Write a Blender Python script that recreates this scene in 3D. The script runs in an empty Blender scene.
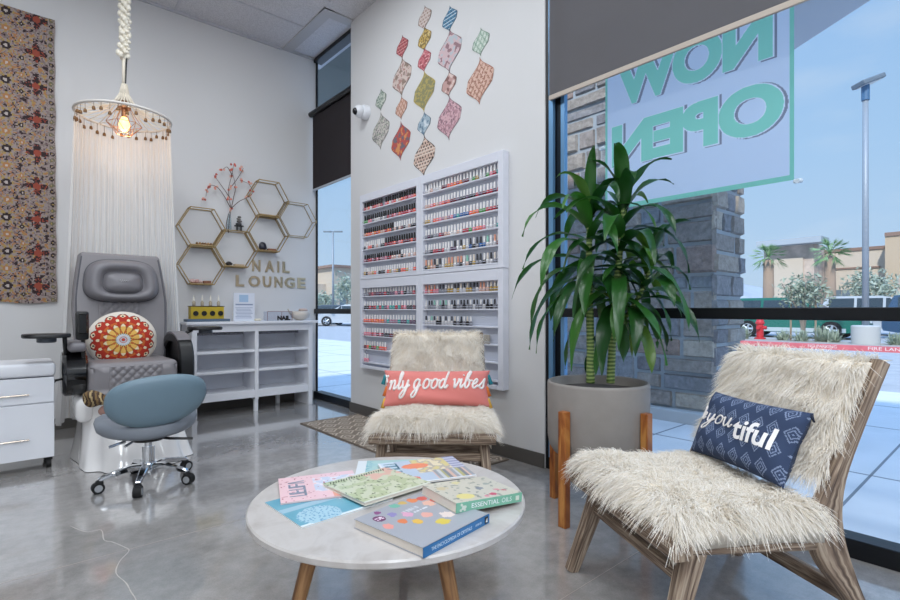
import bpy, bmesh, math, random
from mathutils import Vector, Matrix, noise
R = random.Random(7)
PI = math.pi
S = bpy.context.scene
COL = S.collection
V = Vector

# ------------------------------------------------------------------ camera geometry
F, HZ, CX, H = 505.0, 310.0, 450.0, 1.1
YAW = math.atan(440 / 505)
fx, fy = math.sin(YAW), math.cos(YAW)
rx, ry = fy, -fx

def on(x, y, axis, val):
    """world point seen at photo position (x, y) on the plane axis = val"""
    l = (x - CX) / F
    d = (fx + l * rx, fy + l * ry, (HZ - y) / F)
    o = (0, 0, H)
    i = 'XYZ'.index(axis)
    t = (val - o[i]) / d[i]
    return V([o[k] + t * d[k] for k in range(3)])

def at(x, y, t):
    l = (x - CX) / F
    return V(((fx + l * rx) * t, (fy + l * ry) * t, H + (HZ - y) / F * t))

# ------------------------------------------------------------------ colours and materials
def lin(h):
    if isinstance(h, (tuple, list)):
        return tuple(h[:3])
    h = h.lstrip('#')
    o = []
    for i in (0, 2, 4):
        c = int(h[i:i + 2], 16) / 255
        o.append(c / 12.92 if c <= .04045 else ((c + .055) / 1.055) ** 2.4)
    return tuple(o)

class N:
    """small node-tree helper"""
    def __init__(self, name):
        self.m = bpy.data.materials.new(name)
        self.m.use_nodes = True
        self.t = self.m.node_tree
        self.b = self.t.nodes['Principled BSDF']
        self.out = self.t.nodes['Material Output']
    def n(self, kind, **kw):
        nd = self.t.nodes.new('ShaderNode' + kind)
        for k, v in kw.items():
            if k in nd.inputs:
                nd.inputs[k].default_value = v
            else:
                setattr(nd, k, v)
        return nd
    def l(self, a, b):
        self.t.links.new(a, b)
    def ramp(self, fac, stops):
        r = self.n('ValToRGB')
        e = r.color_ramp.elements
        while len(e) < len(stops):
            e.new(.5)
        for el, (p, c) in zip(e, stops):
            el.position = p
            el.color = (*lin(c), 1)
        self.l(fac, r.inputs['Fac'])
        return r
    def bump(self, height, strength=.2, dist=.01):
        b = self.n('Bump')
        b.inputs['Strength'].default_value = strength
        b.inputs['Distance'].default_value = dist
        self.l(height, b.inputs['Height'])
        self.l(b.outputs['Normal'], self.b.inputs['Normal'])

MATS = {}
def mat(name, col='#ffffff', rough=.5, metal=0, bump=0, bscale=80, var=0, vscale=6, coat=0, trans=0, emit=None, estr=0, spec=None, sheen=0):
    if name in MATS:
        return MATS[name]
    a = N(name)
    c = lin(col)
    a.b.inputs['Base Color'].default_value = (*c, 1)
    a.b.inputs['Roughness'].default_value = rough
    a.b.inputs['Metallic'].default_value = metal
    a.b.inputs['Coat Weight'].default_value = coat
    a.b.inputs['Transmission Weight'].default_value = trans
    a.b.inputs['Sheen Weight'].default_value = sheen
    if spec is not None:
        a.b.inputs['Specular IOR Level'].default_value = spec
    tc = a.n('TexCoord')
    if var:
        nz = a.n('TexNoise', Scale=vscale, Detail=5.0)
        a.l(tc.outputs['Object'], nz.inputs['Vector'])
        lo = tuple(max(0, x * (1 - var)) for x in c)
        hi = tuple(min(1, x * (1 + var)) for x in c)
        r = a.ramp(nz.outputs['Fac'], [(.3, lo), (.7, hi)])
        a.l(r.outputs['Color'], a.b.inputs['Base Color'])
    if bump:
        nb = a.n('TexNoise', Scale=bscale, Detail=4.0)
        a.l(tc.outputs['Object'], nb.inputs['Vector'])
        a.bump(nb.outputs['Fac'], bump, .004)
    if emit:
        a.b.inputs['Emission Color'].default_value = (*lin(emit), 1)
        a.b.inputs['Emission Strength'].default_value = estr
    MATS[name] = a.m
    return a.m

def painted(name, rough=.6, bump=0, bscale=200, coat=0, sheen=0):
    """material whose colour is the printed / woven pattern stored on the faces"""
    if name in MATS:
        return MATS[name]
    a = N(name)
    at_ = a.n('Attribute', attribute_name='Col')
    a.l(at_.outputs['Color'], a.b.inputs['Base Color'])
    a.b.inputs['Roughness'].default_value = rough
    a.b.inputs['Coat Weight'].default_value = coat
    a.b.inputs['Sheen Weight'].default_value = sheen
    if bump:
        tc = a.n('TexCoord')
        nb = a.n('TexNoise', Scale=bscale, Detail=3.0)
        a.l(tc.outputs['Object'], nb.inputs['Vector'])
        a.bump(nb.outputs['Fac'], bump, .003)
    MATS[name] = a.m
    return a.m

def wood(name, dark, mid, light, rough=.55, su=4, sv=30, bump=.15, det=3.0):
    """grain runs along U of the UV map"""
    if name in MATS:
        return MATS[name]
    a = N(name)
    uv = a.n('UVMap')
    mp = a.n('Mapping')
    mp.inputs['Scale'].default_value = (su, sv, 1)
    a.l(uv.outputs['UV'], mp.inputs['Vector'])
    nz = a.n('TexNoise', Scale=1.0, Detail=det, Roughness=.55, Distortion=.5)
    a.l(mp.outputs['Vector'], nz.inputs['Vector'])
    r = a.ramp(nz.outputs['Fac'], [(.32, dark), (.5, mid), (.66, light)])
    a.l(r.outputs['Color'], a.b.inputs['Base Color'])
    a.b.inputs['Roughness'].default_value = rough
    a.bump(nz.outputs['Fac'], bump, .004)
    MATS[name] = a.m
    return a.m

def glass_mat(name, tint=(.95, .98, 1), refl=1.0):
    """thin pane: mostly clear with a fresnel reflection"""
    if name in MATS:
        return MATS[name]
    a = N(name)
    tr = a.n('BsdfTransparent'); tr.inputs['Color'].default_value = (*tint, 1)
    gl = a.n('BsdfGlossy'); gl.inputs['Roughness'].default_value = .02
    fr = a.n('LayerWeight'); fr.inputs['Blend'].default_value = .5      # facing = 1 - cos(angle)
    pw = a.n('Math', operation='POWER'); pw.inputs[1].default_value = 5.0
    mu = a.n('Math', operation='MULTIPLY_ADD'); mu.inputs[1].default_value = .9 * refl; mu.inputs[2].default_value = .02 * refl
    a.l(fr.outputs['Facing'], pw.inputs[0]); a.l(pw.outputs[0], mu.inputs[0])
    mx = a.n('MixShader')
    a.l(mu.outputs[0], mx.inputs['Fac']); a.l(tr.outputs[0], mx.inputs[1]); a.l(gl.outputs[0], mx.inputs[2])
    a.l(mx.outputs[0], a.out.inputs['Surface'])
    MATS[name] = a.m
    return a.m

def sheer(name, col, opacity):
    """woven fabric that lets part of the light through"""
    if name in MATS:
        return MATS[name]
    a = N(name)
    tr = a.n('BsdfTransparent')
    df = a.n('BsdfDiffuse'); df.inputs['Color'].default_value = (*lin(col), 1)
    tl = a.n('BsdfTranslucent'); tl.inputs['Color'].default_value = (*lin(col), 1)
    m1 = a.n('MixShader'); m1.inputs['Fac'].default_value = .35
    a.l(df.outputs[0], m1.inputs[1]); a.l(tl.outputs[0], m1.inputs[2])
    m2 = a.n('MixShader'); m2.inputs['Fac'].default_value = opacity
    a.l(tr.outputs[0], m2.inputs[1]); a.l(m1.outputs[0], m2.inputs[2])
    a.l(m2.outputs[0], a.out.inputs['Surface'])
    MATS[name] = a.m
    return a.m

# ------------------------------------------------------------------ mesh builder
class M:
    def __init__(self):
        self.v = []; self.f = []; self.mi = []; self.uv = []; self.fc = []; self.k = 0; self.c = (1, 1, 1)
    def face(self, idx, uv=None, c=None):
        self.f.append(tuple(idx)); self.mi.append(self.k)
        self.uv.append(uv); self.fc.append(c if c is not None else self.c)
    def add(self, vs, fs):
        o = len(self.v)
        self.v += [tuple(p) for p in vs]
        for f in fs:
            self.face([o + i for i in f])
        return self
    def box(self, x0, x1, y0, y1, z0, z1, bev=0, seg=2):
        if x0 > x1: x0, x1 = x1, x0
        if y0 > y1: y0, y1 = y1, y0
        if z0 > z1: z0, z1 = z1, z0
        if not bev:
            vs = [(x, y, z) for z in (z0, z1) for y in (y0, y1) for x in (x0, x1)]
            fs = [(0, 2, 3, 1), (4, 5, 7, 6), (0, 1, 5, 4), (2, 6, 7, 3), (0, 4, 6, 2), (1, 3, 7, 5)]
            o = len(self.v); self.v += vs
            lx = max(x1 - x0, y1 - y0, z1 - z0)
            for f in fs:
                pts = [V(vs[i]) for i in f]
                e1 = (pts[1] - pts[0]).length; e2 = (pts[2] - pts[1]).length
                q = R.random()
                if e1 >= e2: uv = [(0, q), (e1, q), (e1, q + e2), (0, q + e2)]
                else: uv = [(0, q), (0, q + e1), (e2, q + e1), (e2, q)]
                self.face([o + i for i in f], uv)
            return self
        bm = bmesh.new()
        bmesh.ops.create_cube(bm, size=1)
        bmesh.ops.scale(bm, vec=(x1 - x0, y1 - y0, z1 - z0), verts=bm.verts)
        bmesh.ops.bevel(bm, geom=bm.edges[:], offset=bev, segments=seg, affect='EDGES', profile=.5)
        bmesh.ops.translate(bm, vec=((x0 + x1) / 2, (y0 + y1) / 2, (z0 + z1) / 2), verts=bm.verts)
        return self.bm(bm)
    def bm(self, bm):
        bm.verts.index_update()
        self.add([v.co[:] for v in bm.verts], [[v.index for v in f.verts] for f in bm.faces])
        bm.free()
        return self
    def ball(self, c, r, nu=12, nv=8, sc=(1, 1, 1)):
        vs = []; fs = []
        for j in range(nv + 1):
            th = PI * j / nv
            for i in range(nu):
                ph = 2 * PI * i / nu
                vs.append((c[0] + r * sc[0] * math.sin(th) * math.cos(ph), c[1] + r * sc[1] * math.sin(th) * math.sin(ph), c[2] + r * sc[2] * math.cos(th)))
        for j in range(nv):
            for i in range(nu):
                a = j * nu + i; b = j * nu + (i + 1) % nu
                fs.append((a, a + nu, b + nu, b))
        return self.add(vs, fs)
    def tube(self, pts, rad, n=8, cap=True, closed=False, flat=None, up=None):
        """sweep; rad number or list; flat=(w,h) list for a rectangular chamfered section"""
        pts = [V(p) for p in pts]
        m = len(pts)
        o = len(self.v)
        prev = None; L = 0; Ls = []
        for i, p in enumerate(pts):
            if closed: t = pts[(i + 1) % m] - pts[i - 1]
            elif i == 0: t = pts[1] - p
            elif i == m - 1: t = p - pts[i - 1]
            else: t = (pts[i + 1] - p).normalized() + (p - pts[i - 1]).normalized()
            t = t.normalized() if t.length > 1e-9 else V((0, 0, 1))
            if i: L += (p - pts[i - 1]).length
            Ls.append(L)
            if prev is None:
                ref = V(up) if up else (V((0, 0, 1)) if abs(t.z) < .9 else V((1, 0, 0)))
                a = (ref - t * ref.dot(t)).normalized()
            else:
                a = prev - t * prev.dot(t)
                a = a.normalized() if a.length > 1e-6 else prev
            prev = a
            b = t.cross(a)
            if flat:
                w, h = flat[i] if isinstance(flat, list) else flat
                ch = min(w, h) * .18
                sec = [(w / 2 - ch, h / 2), (-w / 2 + ch, h / 2), (-w / 2, h / 2 - ch), (-w / 2, -h / 2 + ch), (-w / 2 + ch, -h / 2), (w / 2 - ch, -h / 2), (w / 2, -h / 2 + ch), (w / 2, h / 2 - ch)]
                for (s, q) in sec:
                    self.v.append(tuple(p + b * s + a * q))
            else:
                r = rad[i] if isinstance(rad, (list, tuple)) else rad
                for k in range(n):
                    an = 2 * PI * k / n
                    self.v.append(tuple(p + a * (r * math.cos(an)) + b * (r * math.sin(an))))
        if flat: n = 8
        per = .2
        seed = R.random() * 3
        cu = [0, .05, .06, .11, .12, .17, .18, .23, .24] if flat else [per * k / n for k in range(n + 1)]
        rng = range(m if closed else m - 1)
        for i in rng:
            j = (i + 1) % m
            for k in range(n):
                k2 = (k + 1) % n
                u0 = Ls[i] + seed; u1 = (Ls[j] if j else Ls[i] + .02) + seed
                self.face((o + i * n + k, o + i * n + k2, o + j * n + k2, o + j * n + k), [(u0, cu[k]), (u0, cu[k + 1]), (u1, cu[k + 1]), (u1, cu[k])])
        if cap and not closed:
            self.face([o + k for k in range(n)][::-1])
            self.face([o + (m - 1) * n + k for k in range(n)])
        return self
    def lathe(self, prof, c=(0, 0, 0), n=32, cap=True):
        o = len(self.v); m = len(prof)
        for (r, z) in prof:
            for k in range(n):
                a = 2 * PI * k / n
                self.v.append((c[0] + r * math.cos(a), c[1] + r * math.sin(a), c[2] + z))
        for i in range(m - 1):
            for k in range(n):
                k2 = (k + 1) % n
                self.face((o + i * n + k, o + i * n + k2, o + (i + 1) * n + k2, o + (i + 1) * n + k))
        if cap:
            self.face([o + k for k in range(n)][::-1])
            self.face([o + (m - 1) * n + k for k in range(n)])
        return self
    def grid(self, nu, nv, pos, colf=None, wrap=False, matf=None):
        o = len(self.v)
        cols = nu if wrap else nu + 1
        for j in range(nv + 1):
            for i in range(cols):
                self.v.append(tuple(pos(i / nu, j / nv)))
        for j in range(nv):
            for i in range(nu):
                i2 = (i + 1) % cols if wrap else i + 1
                u, w = (i + .5) / nu, (j + .5) / nv
                if matf: self.k = matf(u, w)
                self.face((o + j * cols + i, o + j * cols + i2, o + (j + 1) * cols + i2, o + (j + 1) * cols + i), [(i / nu, j / nv), ((i + 1) / nu, j / nv), ((i + 1) / nu, (j + 1) / nv), (i / nu, (j + 1) / nv)], colf(u, w) if colf else None)
        return self
    def prism(self, pts, d):
        """planar polygon pts (3-D) extruded by vector d"""
        o = len(self.v); n = len(pts); d = V(d)
        self.v += [tuple(p) for p in pts] + [tuple(V(p) + d) for p in pts]
        self.face([o + i for i in range(n)][::-1]); self.face([o + n + i for i in range(n)])
        for i in range(n):
            j = (i + 1) % n
            self.face((o + i, o + j, o + n + j, o + n + i))
        return self
    def xf(self, mtx, start=0):
        for i in range(start, len(self.v)):
            self.v[i] = tuple(mtx @ V(self.v[i]))
        return self
    def build(self, name, mats, parent=None, smooth=False, **tags):
        me = bpy.data.meshes.new(name)
        me.from_pydata(self.v, [], self.f)
        if not isinstance(mats, (list, tuple)): mats = [mats]
        for m_ in mats: me.materials.append(m_)
        me.polygons.foreach_set('material_index', self.mi)
        uvs = []; cs = []
        for f, uv, c in zip(self.f, self.uv, self.fc):
            for i in range(len(f)):
                uvs += uv[i] if uv else (self.v[f[i]][0] + self.v[f[i]][2], self.v[f[i]][1])
                cs += (c[0], c[1], c[2], 1)
        me.uv_layers.new(name='UVMap').data.foreach_set('uv', uvs)
        me.color_attributes.new('Col', 'FLOAT_COLOR', 'CORNER').data.foreach_set('color', cs)
        me.update()
        bm = bmesh.new(); bm.from_mesh(me)
        bmesh.ops.recalc_face_normals(bm, faces=bm.faces)
        bm.to_mesh(me); bm.free()
        if smooth:
            me.polygons.foreach_set('use_smooth', [True] * len(me.polygons))
            if smooth is not True:
                me.set_sharp_from_angle(angle=math.radians(smooth))
        o = bpy.data.objects.new(name, me)
        COL.objects.link(o)
        if parent: adopt(o, parent)
        for k, v_ in tags.items(): o[k] = v_
        return o

def adopt(o, parent):
    o.parent = parent
    if parent.parent is None:
        o.matrix_parent_inverse = Matrix.Translation(-parent.location)

def thing(name, label, cat, loc=(0, 0, 0), group=None, kind=None):
    o = bpy.data.objects.new(name, None)
    COL.objects.link(o)
    o.location = loc
    o.empty_display_size = .1
    if kind: o['kind'] = kind
    else: tag(o, label, cat, group)
    return o

def tag(o, label, cat, group=None):
    o['label'] = label; o['category'] = cat
    if group: o['group'] = group
    return o

def dup(root):
    r = root.copy(); COL.objects.link(r)
    for ch in list(root.children):
        c = ch.copy(); COL.objects.link(c); c.parent = r
        for g in list(ch.children):
            d = g.copy(); COL.objects.link(d); d.parent = c
    return r

def struct(m, name, mats, parent=None, smooth=False):
    o = m.build(name, mats, parent, smooth)
    if not parent: o['kind'] = 'structure'
    return o

_text_cache = {}
def text_geo(body, offset=0, shear=0, spacing=1, res=3):
    """outline mesh of a line of text: cap height about .73, origin lower left; returns verts, faces, width"""
    key = (body, offset, shear, spacing, res)
    if key in _text_cache: return _text_cache[key]
    cu = bpy.data.curves.new('lettering', 'FONT')
    cu.body = body; cu.size = 1; cu.offset = offset; cu.shear = shear; cu.space_character = spacing
    cu.resolution_u = res; cu.fill_mode = 'FRONT'
    ob = bpy.data.objects.new('lettering', cu); COL.objects.link(ob)
    dg = bpy.context.evaluated_depsgraph_get(); dg.update()
    me = ob.evaluated_get(dg).to_mesh()
    vs = [v.co[:] for v in me.vertices]; fs = [tuple(p.vertices) for p in me.polygons]
    ob.evaluated_get(dg).to_mesh_clear()
    bpy.data.objects.remove(ob); bpy.data.curves.remove(cu)
    if vs:
        x0 = min(v[0] for v in vs); x1 = max(v[0] for v in vs); y0 = min(v[1] for v in vs); y1 = max(v[1] for v in vs)
        vs = [(v[0] - x0, v[1] - y0) for v in vs]
        r = (vs, fs, x1 - x0, y1 - y0)
    else: r = ([], [], 1, 1)
    _text_cache[key] = r
    return r

def put_text(m, body, o, ux, uy, w, h, thick=0, offset=0, shear=0, spacing=1, sub=0, fn=None, res=3):
    """flat lettering spanning w x h from corner o along unit vectors ux, uy; thick = raised along ux x uy; fn maps (s,t) -> point"""
    vs, fs, W, Hh = text_geo(body, offset, shear, spacing, res)
    o = V(o) if o is not None else None
    if fn is None:
        ux, uy = V(ux), V(uy); nn = ux.cross(uy).normalized()
    if sub or thick:
        bm = bmesh.new()
        bv = [bm.verts.new((x / W * w, y / Hh * h, 0)) for x, y in vs]
        for f in fs:
            try: bm.faces.new([bv[i] for i in f])
            except ValueError: pass
        if sub: bmesh.ops.subdivide_edges(bm, edges=bm.edges[:], cuts=sub, use_grid_fill=True)
        bmesh.ops.triangulate(bm, faces=bm.faces[:])
        if thick:
            g = bmesh.ops.extrude_face_region(bm, geom=bm.faces[:])
            bmesh.ops.translate(bm, vec=(0, 0, thick), verts=[x for x in g['geom'] if isinstance(x, bmesh.types.BMVert)])
        bm.verts.index_update()
        vv = [v.co.copy() for v in bm.verts]; ff = [[v.index for v in f.verts] for f in bm.faces]
        bm.free()
    else:
        vv = [V((x / W * w, y / Hh * h, 0)) for x, y in vs]; ff = fs
    if fn: out = [fn(p.x, p.y, p.z) for p in vv]
    else: out = [o + ux * p.x + uy * p.y + nn * p.z for p in vv]
    m.add(out, ff)
    return m

def worn_title(b, o, ux, uy, n, w, h, st, seed):
    """a line of printed strokes, too small in the photo to be read: n shapes over w x h"""
    o, ux, uy = V(o), V(ux), V(uy)
    kinds = [[(0, 0, 0, 1), (1, 0, 1, 1), (0, 1, 1, 1)], [(0, 0, 0, 1), (1, 0, 1, 1), (0, 0, 1, 0)], [(0, 0, 0, 1), (0, 0, 1, 0), (0, .5, .8, .5)], [(0, 0, .5, 1), (.5, 1, 1, 0)], [(0, 0, 0, 1), (0, 1, 1, 1), (0, .5, 1, .5)]]
    cw = w / n
    for k in range(n):
        for (x0, y0, x1, y1) in kinds[int(hsh(k, seed) * len(kinds))]:
            p0 = o + ux * (cw * (k + .1 + .7 * x0)) + uy * (h * y0); p1 = o + ux * (cw * (k + .1 + .7 * x1)) + uy * (h * y1)
            d = (p1 - p0).normalized(); s_ = d.cross(ux.cross(uy)).normalized() * st / 2
            b.add([p0 - s_ - d * st / 2, p1 - s_ + d * st / 2, p1 + s_ + d * st / 2, p0 + s_ - d * st / 2], [(0, 1, 2, 3)])

def spline(pts, n=5, closed=False):
    pts = [V(p) for p in pts]
    out = []
    m = len(pts)
    for i in range(m if closed else m - 1):
        p1, p2 = pts[i], pts[(i + 1) % m]
        p0 = pts[i - 1] if (i or closed) else p1
        p3 = pts[(i + 2) % m] if (i + 2 < m or closed) else p2
        for k in range(n):
            t = k / n
            out.append(.5 * ((2 * p1) + (p2 - p0) * t + (2 * p0 - 5 * p1 + 4 * p2 - p3) * t * t + (3 * p1 - p0 - 3 * p2 + p3) * t ** 3))
    if not closed: out.append(pts[-1])
    return out

def fur(name, mat_, parent, roots, npt=5, rad=.0012, tip=.2):
    """roots: list of lists of npt points -> one hair curves object"""
    c = bpy.data.hair_curves.new(name)
    c.add_curves([npt] * len(roots))
    flat = []; rr = []
    for s in roots:
        for i, p in enumerate(s):
            flat += (p[0], p[1], p[2]); rr.append(rad * (1 - (1 - tip) * i / (npt - 1)))
    c.attributes['position'].data.foreach_set('vector', flat)
    ra = c.attributes.get('radius') or c.attributes.new('radius', 'FLOAT', 'POINT')
    ra.data.foreach_set('value', rr)
    c.materials.append(mat_)
    o = bpy.data.objects.new(name, c)
    COL.objects.link(o)
    if parent: adopt(o, parent)
    return o

def hsh(*a):
    x = math.sin(sum(v * k for v, k in zip(a, (12.9898, 78.233, 37.719, 9.131)))) * 43758.5453
    return x - math.floor(x)

def mixc(a, b, t): return tuple(x * (1 - t) + y * t for x, y in zip(a, b))

# ================================================================== THE SETTING
WX = 2.80            # inner face of the right wall
WY = 5.90            # inner face of the back wall
CZ = 4.24            # ceiling
X0, Y0 = -5.2, -4.6  # far sides of the room behind the camera

def floor_mat():
    a = N('polished_concrete')
    tc = a.n('TexCoord')
    n1 = a.n('TexNoise', Scale=.9, Detail=7.0, Roughness=.6, Distortion=.6)
    n2 = a.n('TexNoise', Scale=14.0, Detail=6.0, Roughness=.7)
    n3 = a.n('TexNoise', Scale=160.0, Detail=2.0)
    for q in (n1, n2, n3): a.l(tc.outputs['Object'], q.inputs['Vector'])
    r1 = a.ramp(n1.outputs['Fac'], [(.3, '#bbb7b4'), (.5, '#d5d1ce'), (.7, '#e6e2de')])
    r2 = a.ramp(n2.outputs['Fac'], [(.35, '#8a8a8a'), (.65, '#c8c8c8')])
    r3 = a.ramp(n3.outputs['Fac'], [(.3, '#a8a8a8'), (.7, '#d2d2d2')])
    mx = a.n('Mix', data_type='RGBA', blend_type='MULTIPLY'); mx.inputs[0].default_value = .55
    a.l(r1.outputs['Color'], mx.inputs[6]); a.l(r2.outputs['Color'], mx.inputs[7])
    mz = a.n('Mix', data_type='RGBA', blend_type='MULTIPLY'); mz.inputs[0].default_value = .45
    a.l(mx.outputs[2], mz.inputs[6]); a.l(r3.outputs['Color'], mz.inputs[7])
    a.l(mz.outputs[2], a.b.inputs['Base Color'])
    rr = a.n('MapRange'); rr.inputs['To Min'].default_value = .07; rr.inputs['To Max'].default_value = .2
    a.l(n2.outputs['Fac'], rr.inputs['Value']); a.l(rr.outputs['Result'], a.b.inputs['Roughness'])
    a.b.inputs['Specular IOR Level'].default_value = .9
    a.b.inputs['Coat Weight'].default_value = 1.0; a.b.inputs['Coat Roughness'].default_value = .07; a.b.inputs['Coat IOR'].default_value = 1.6
    a.bump(n1.outputs['Fac'], .04, .01)
    return a.m

m_wall = mat('white_wall_paint', '#d9d8d8', .75, bump=.08, bscale=220)
m_white = mat('white_satin_paint', '#e4e5ea', .42)
m_base = mat('dark_vinyl_baseboard', '#57534f', .5)
m_alu = mat('dark_bronze_aluminium', '#17191d', .35, metal=.4)
m_alul = mat('sky_reflection_edge', '#6f9cc4', .3, metal=.5)  # frame edge metal, blue sky reflection painted into its colour
m_gold = mat('brushed_gold', '#b59a6a', .32, metal=.85)
m_black = mat('black_plastic', '#0c0c0e', .38)
m_chrome = mat('polished_chrome', '#d5d8dc', .08, metal=1)
m_steel = mat('satin_steel', '#a9a9ab', .3, metal=1)
m_rubber = mat('black_rubber', '#121214', .7)

b = M(); b.box(X0, WX + .25, Y0, WY + .2, -.12, 0)
fl_o = struct(b, 'floor', floor_mat())
m_cut = mat('sawn_joint', '#a39b94', .6)
for yy in (2.72, 1.17):
    b = M(); b.box(X0, WX - .02, yy - .0016, yy + .0016, -.002, .0006)
    b.build('saw_cut', m_cut, fl_o)
cr = [(70, 526), (86, 532), (101, 530), (104, 540), (112, 542), (124, 547), (129, 551), (120, 561), (116, 573), (126, 583), (131, 592), (136, 600), (140, 615)]
cp = []
for i, p in enumerate(cr):
    q = on(p[0], p[1], 'Z', 0); cp.append(q)
pp = spline(cp, 4)
b = M()
for i in range(len(pp) - 1):
    d = (pp[i + 1] - pp[i]).normalized(); s = V((-d.y, d.x, 0)) * (.0012 + .0012 * hsh(i))
    b.add([pp[i] - s + V((0, 0, .0008)), pp[i] + s + V((0, 0, .0008)), pp[i + 1] + s + V((0, 0, .0008)), pp[i + 1] - s + V((0, 0, .0008))], [(0, 1, 2, 3)])
b.build('crack', mat('crack_filler', '#bcb6b0', .6), fl_o)

def ceil_mat():
    a = N('acoustic_tile')
    tc = a.n('TexCoord')
    n = a.n('TexNoise', Scale=90.0, Detail=5.0, Roughness=.8)
    a.l(tc.outputs['Object'], n.inputs['Vector'])
    r = a.ramp(n.outputs['Fac'], [(.35, '#b9b7ba'), (.6, '#dbd9dc')])
    a.l(r.outputs['Color'], a.b.inputs['Base Color'])
    a.b.inputs['Roughness'].default_value = .95
    a.bump(n.outputs['Fac'], .4, .006)
    return a.m
b = M(); b.box(X0, WX + .25, Y0, WY + .2, CZ, CZ + .15)
ce = struct(b, 'ceiling', ceil_mat())
m_grid = mat('ceiling_grid_white', '#c4c3c8', .6)
b = M()
y = WY - .61
while y > Y0:
    b.box(X0, 2.46, y - .012, y + .012, CZ - .008, CZ + .002); y -= .61
x = 1.30
while x > X0:
    b.box(x - .012, x + .012, Y0, WY, CZ - .007, CZ + .002); x -= 1.22
b.box(X0, 2.46, WY - .03, WY, CZ - .02, CZ + .002)
b.build('ceiling_grid', m_grid, ce)
b = M()
b.box(2.46, 2.58, 4.80, WY, CZ - .012, CZ + .002)
b.box(2.46, WX + .1, 4.80, 4.93, CZ - .013, CZ + .002)
b.box(2.58, WX + .1, WY - .05, WY, CZ - .013, CZ + .002)
b.build('ceiling_border', mat('ceiling_border_paint', '#b7b5b6', .7), ce)

b = M(); b.box(X0 - .2, WX + .125, WY, WY + .2, 0, CZ)
struct(b, 'wall_back', m_wall)
b = M(); b.box(X0 - .2, X0, Y0 - .2, WY, 0, CZ)
struct(b, 'wall_left', m_wall)
b = M(); b.box(X0, WX + .25, Y0 - .2, Y0, 0, CZ)
struct(b, 'wall_front', m_wall)
PY0, PY1 = 2.212, 4.862
b = M(); b.box(WX, WX + .25, PY0, PY1, 0, CZ, .006)
struct(b, 'wall_right', m_wall)
b = M(); b.box(WX - .012, WX, PY0, PY1, 0, .10, .003); b.box(WX - .012, WX + .06, PY1, PY1 + .012, 0, .1, .003)
struct(b, 'baseboard_right', m_base)
b = M(); b.box(X0, WX + .06, WY - .012, WY, 0, .10, .003)
struct(b, 'baseboard_back', m_base)

m_glass = glass_mat('window_glass', (.97, .99, 1), .8)
def storefront(name, x, y0, y1, rail_z, sill, post_w, d0=.05, d1=.06):
    w = thing(name, None, None, (x, (y0 + y1) / 2, 0), kind='structure')
    b = M()
    b.box(x - d0, x + d1, y0, y0 + post_w, 0, CZ, .004); b.box(x - d0, x + d1, y1 - post_w, y1, 0, CZ, .004)
    b.box(x - .05, x + .06, y0 + post_w, y1 - post_w, 0, sill, .004); b.box(x - .05, x + .06, y0 + post_w, y1 - post_w, CZ - .05, CZ, .004)
    b.build('window_frame', m_alu, w)
    b = M(); b.box(x - .045, x + .055, y0 + post_w, y1 - post_w, rail_z - .03, rail_z + .03, .004)
    b.build('window_rail', m_alu, w)
    b = M(); b.box(x - .004, x + .004, y0 + post_w, y1 - post_w, sill, CZ - .05)
    b.build('window_glass', m_glass, w)
    return w
w1 = storefront('window_1', 2.91, PY1, WY, 1.085, .085, .02, .012, .012)
w2 = storefront('window_2', 2.86, 0.0, PY0, 1.082, .085, .032)
b = M(); b.box(2.805, 2.83, PY0 - .066, PY0 - .03, .085, CZ); b.box(2.84, 2.875, PY0 - .135, PY0 - .105, .085, CZ)
b.build('window_trim', m_alul, w2)
b = M(); b.box(2.84, 2.875, PY0 - .105, PY0 - .06, .085, CZ)
b.build('window_stop', m_alu, w2)
storefront('window_3', 2.86, -2.25, 0.0, 1.082, .085, .075)
storefront('window_4', 2.86, Y0, -2.25, 1.082, .085, .075)

# ---------------------------------------------------------------- roller shades
def shade_mat(name, col, op):
    if name in MATS: return MATS[name]
    a = N(name)
    tr = a.n('BsdfTransparent')
    df = a.n('BsdfDiffuse'); df.inputs['Color'].default_value = (*lin(col), 1)
    mx = a.n('MixShader'); mx.inputs['Fac'].default_value = op
    a.l(tr.outputs[0], mx.inputs[1]); a.l(df.outputs[0], mx.inputs[2])
    a.l(mx.outputs[0], a.out.inputs['Surface'])
    MATS[name] = a.m
    return a.m
m_hem = mat('beige_hem_bar', '#b9aca0', .5)
sh = thing('roller_shade', 'wide charcoal roller shade half lowered over the large storefront window behind the plant', 'window shade', (2.79, 1.1, 2.5))
b = M(); b.box(2.788, 2.792, .02, 2.165, 2.56, 4.12); b.build('shade_fabric', shade_mat('charcoal_screen', '#6a686b', .9), sh)
b = M(); b.box(2.782, 2.798, .02, 2.165, 2.535, 2.568, .004); b.build('hem_bar', m_hem, sh)
b = M(); b.tube([(2.765, .02, 4.12), (2.765, 2.165, 4.12)], .035, 14); b.build('roller_tube', m_black, sh)
sh = thing('roller_shade', 'narrow dark roller shade in the slim corner window beside the hexagon shelves', 'window shade', (2.80, 5.4, 2.6))
b = M(); b.box(2.842, 2.846, 4.87, 5.86, 2.60, 3.53); b.build('shade_fabric', shade_mat('dark_screen', '#3c383a', .97), sh)
b = M(); b.box(2.836, 2.852, 4.87, 5.86, 2.575, 2.602, .004); b.build('hem_bar', mat('grey_hem_bar', '#a9b0ba', .5), sh)
b = M(); b.tube([(2.825, 4.868, 3.53), (2.825, 5.885, 3.53)], .033, 14); b.build('roller_tube', m_black, sh)

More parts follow.
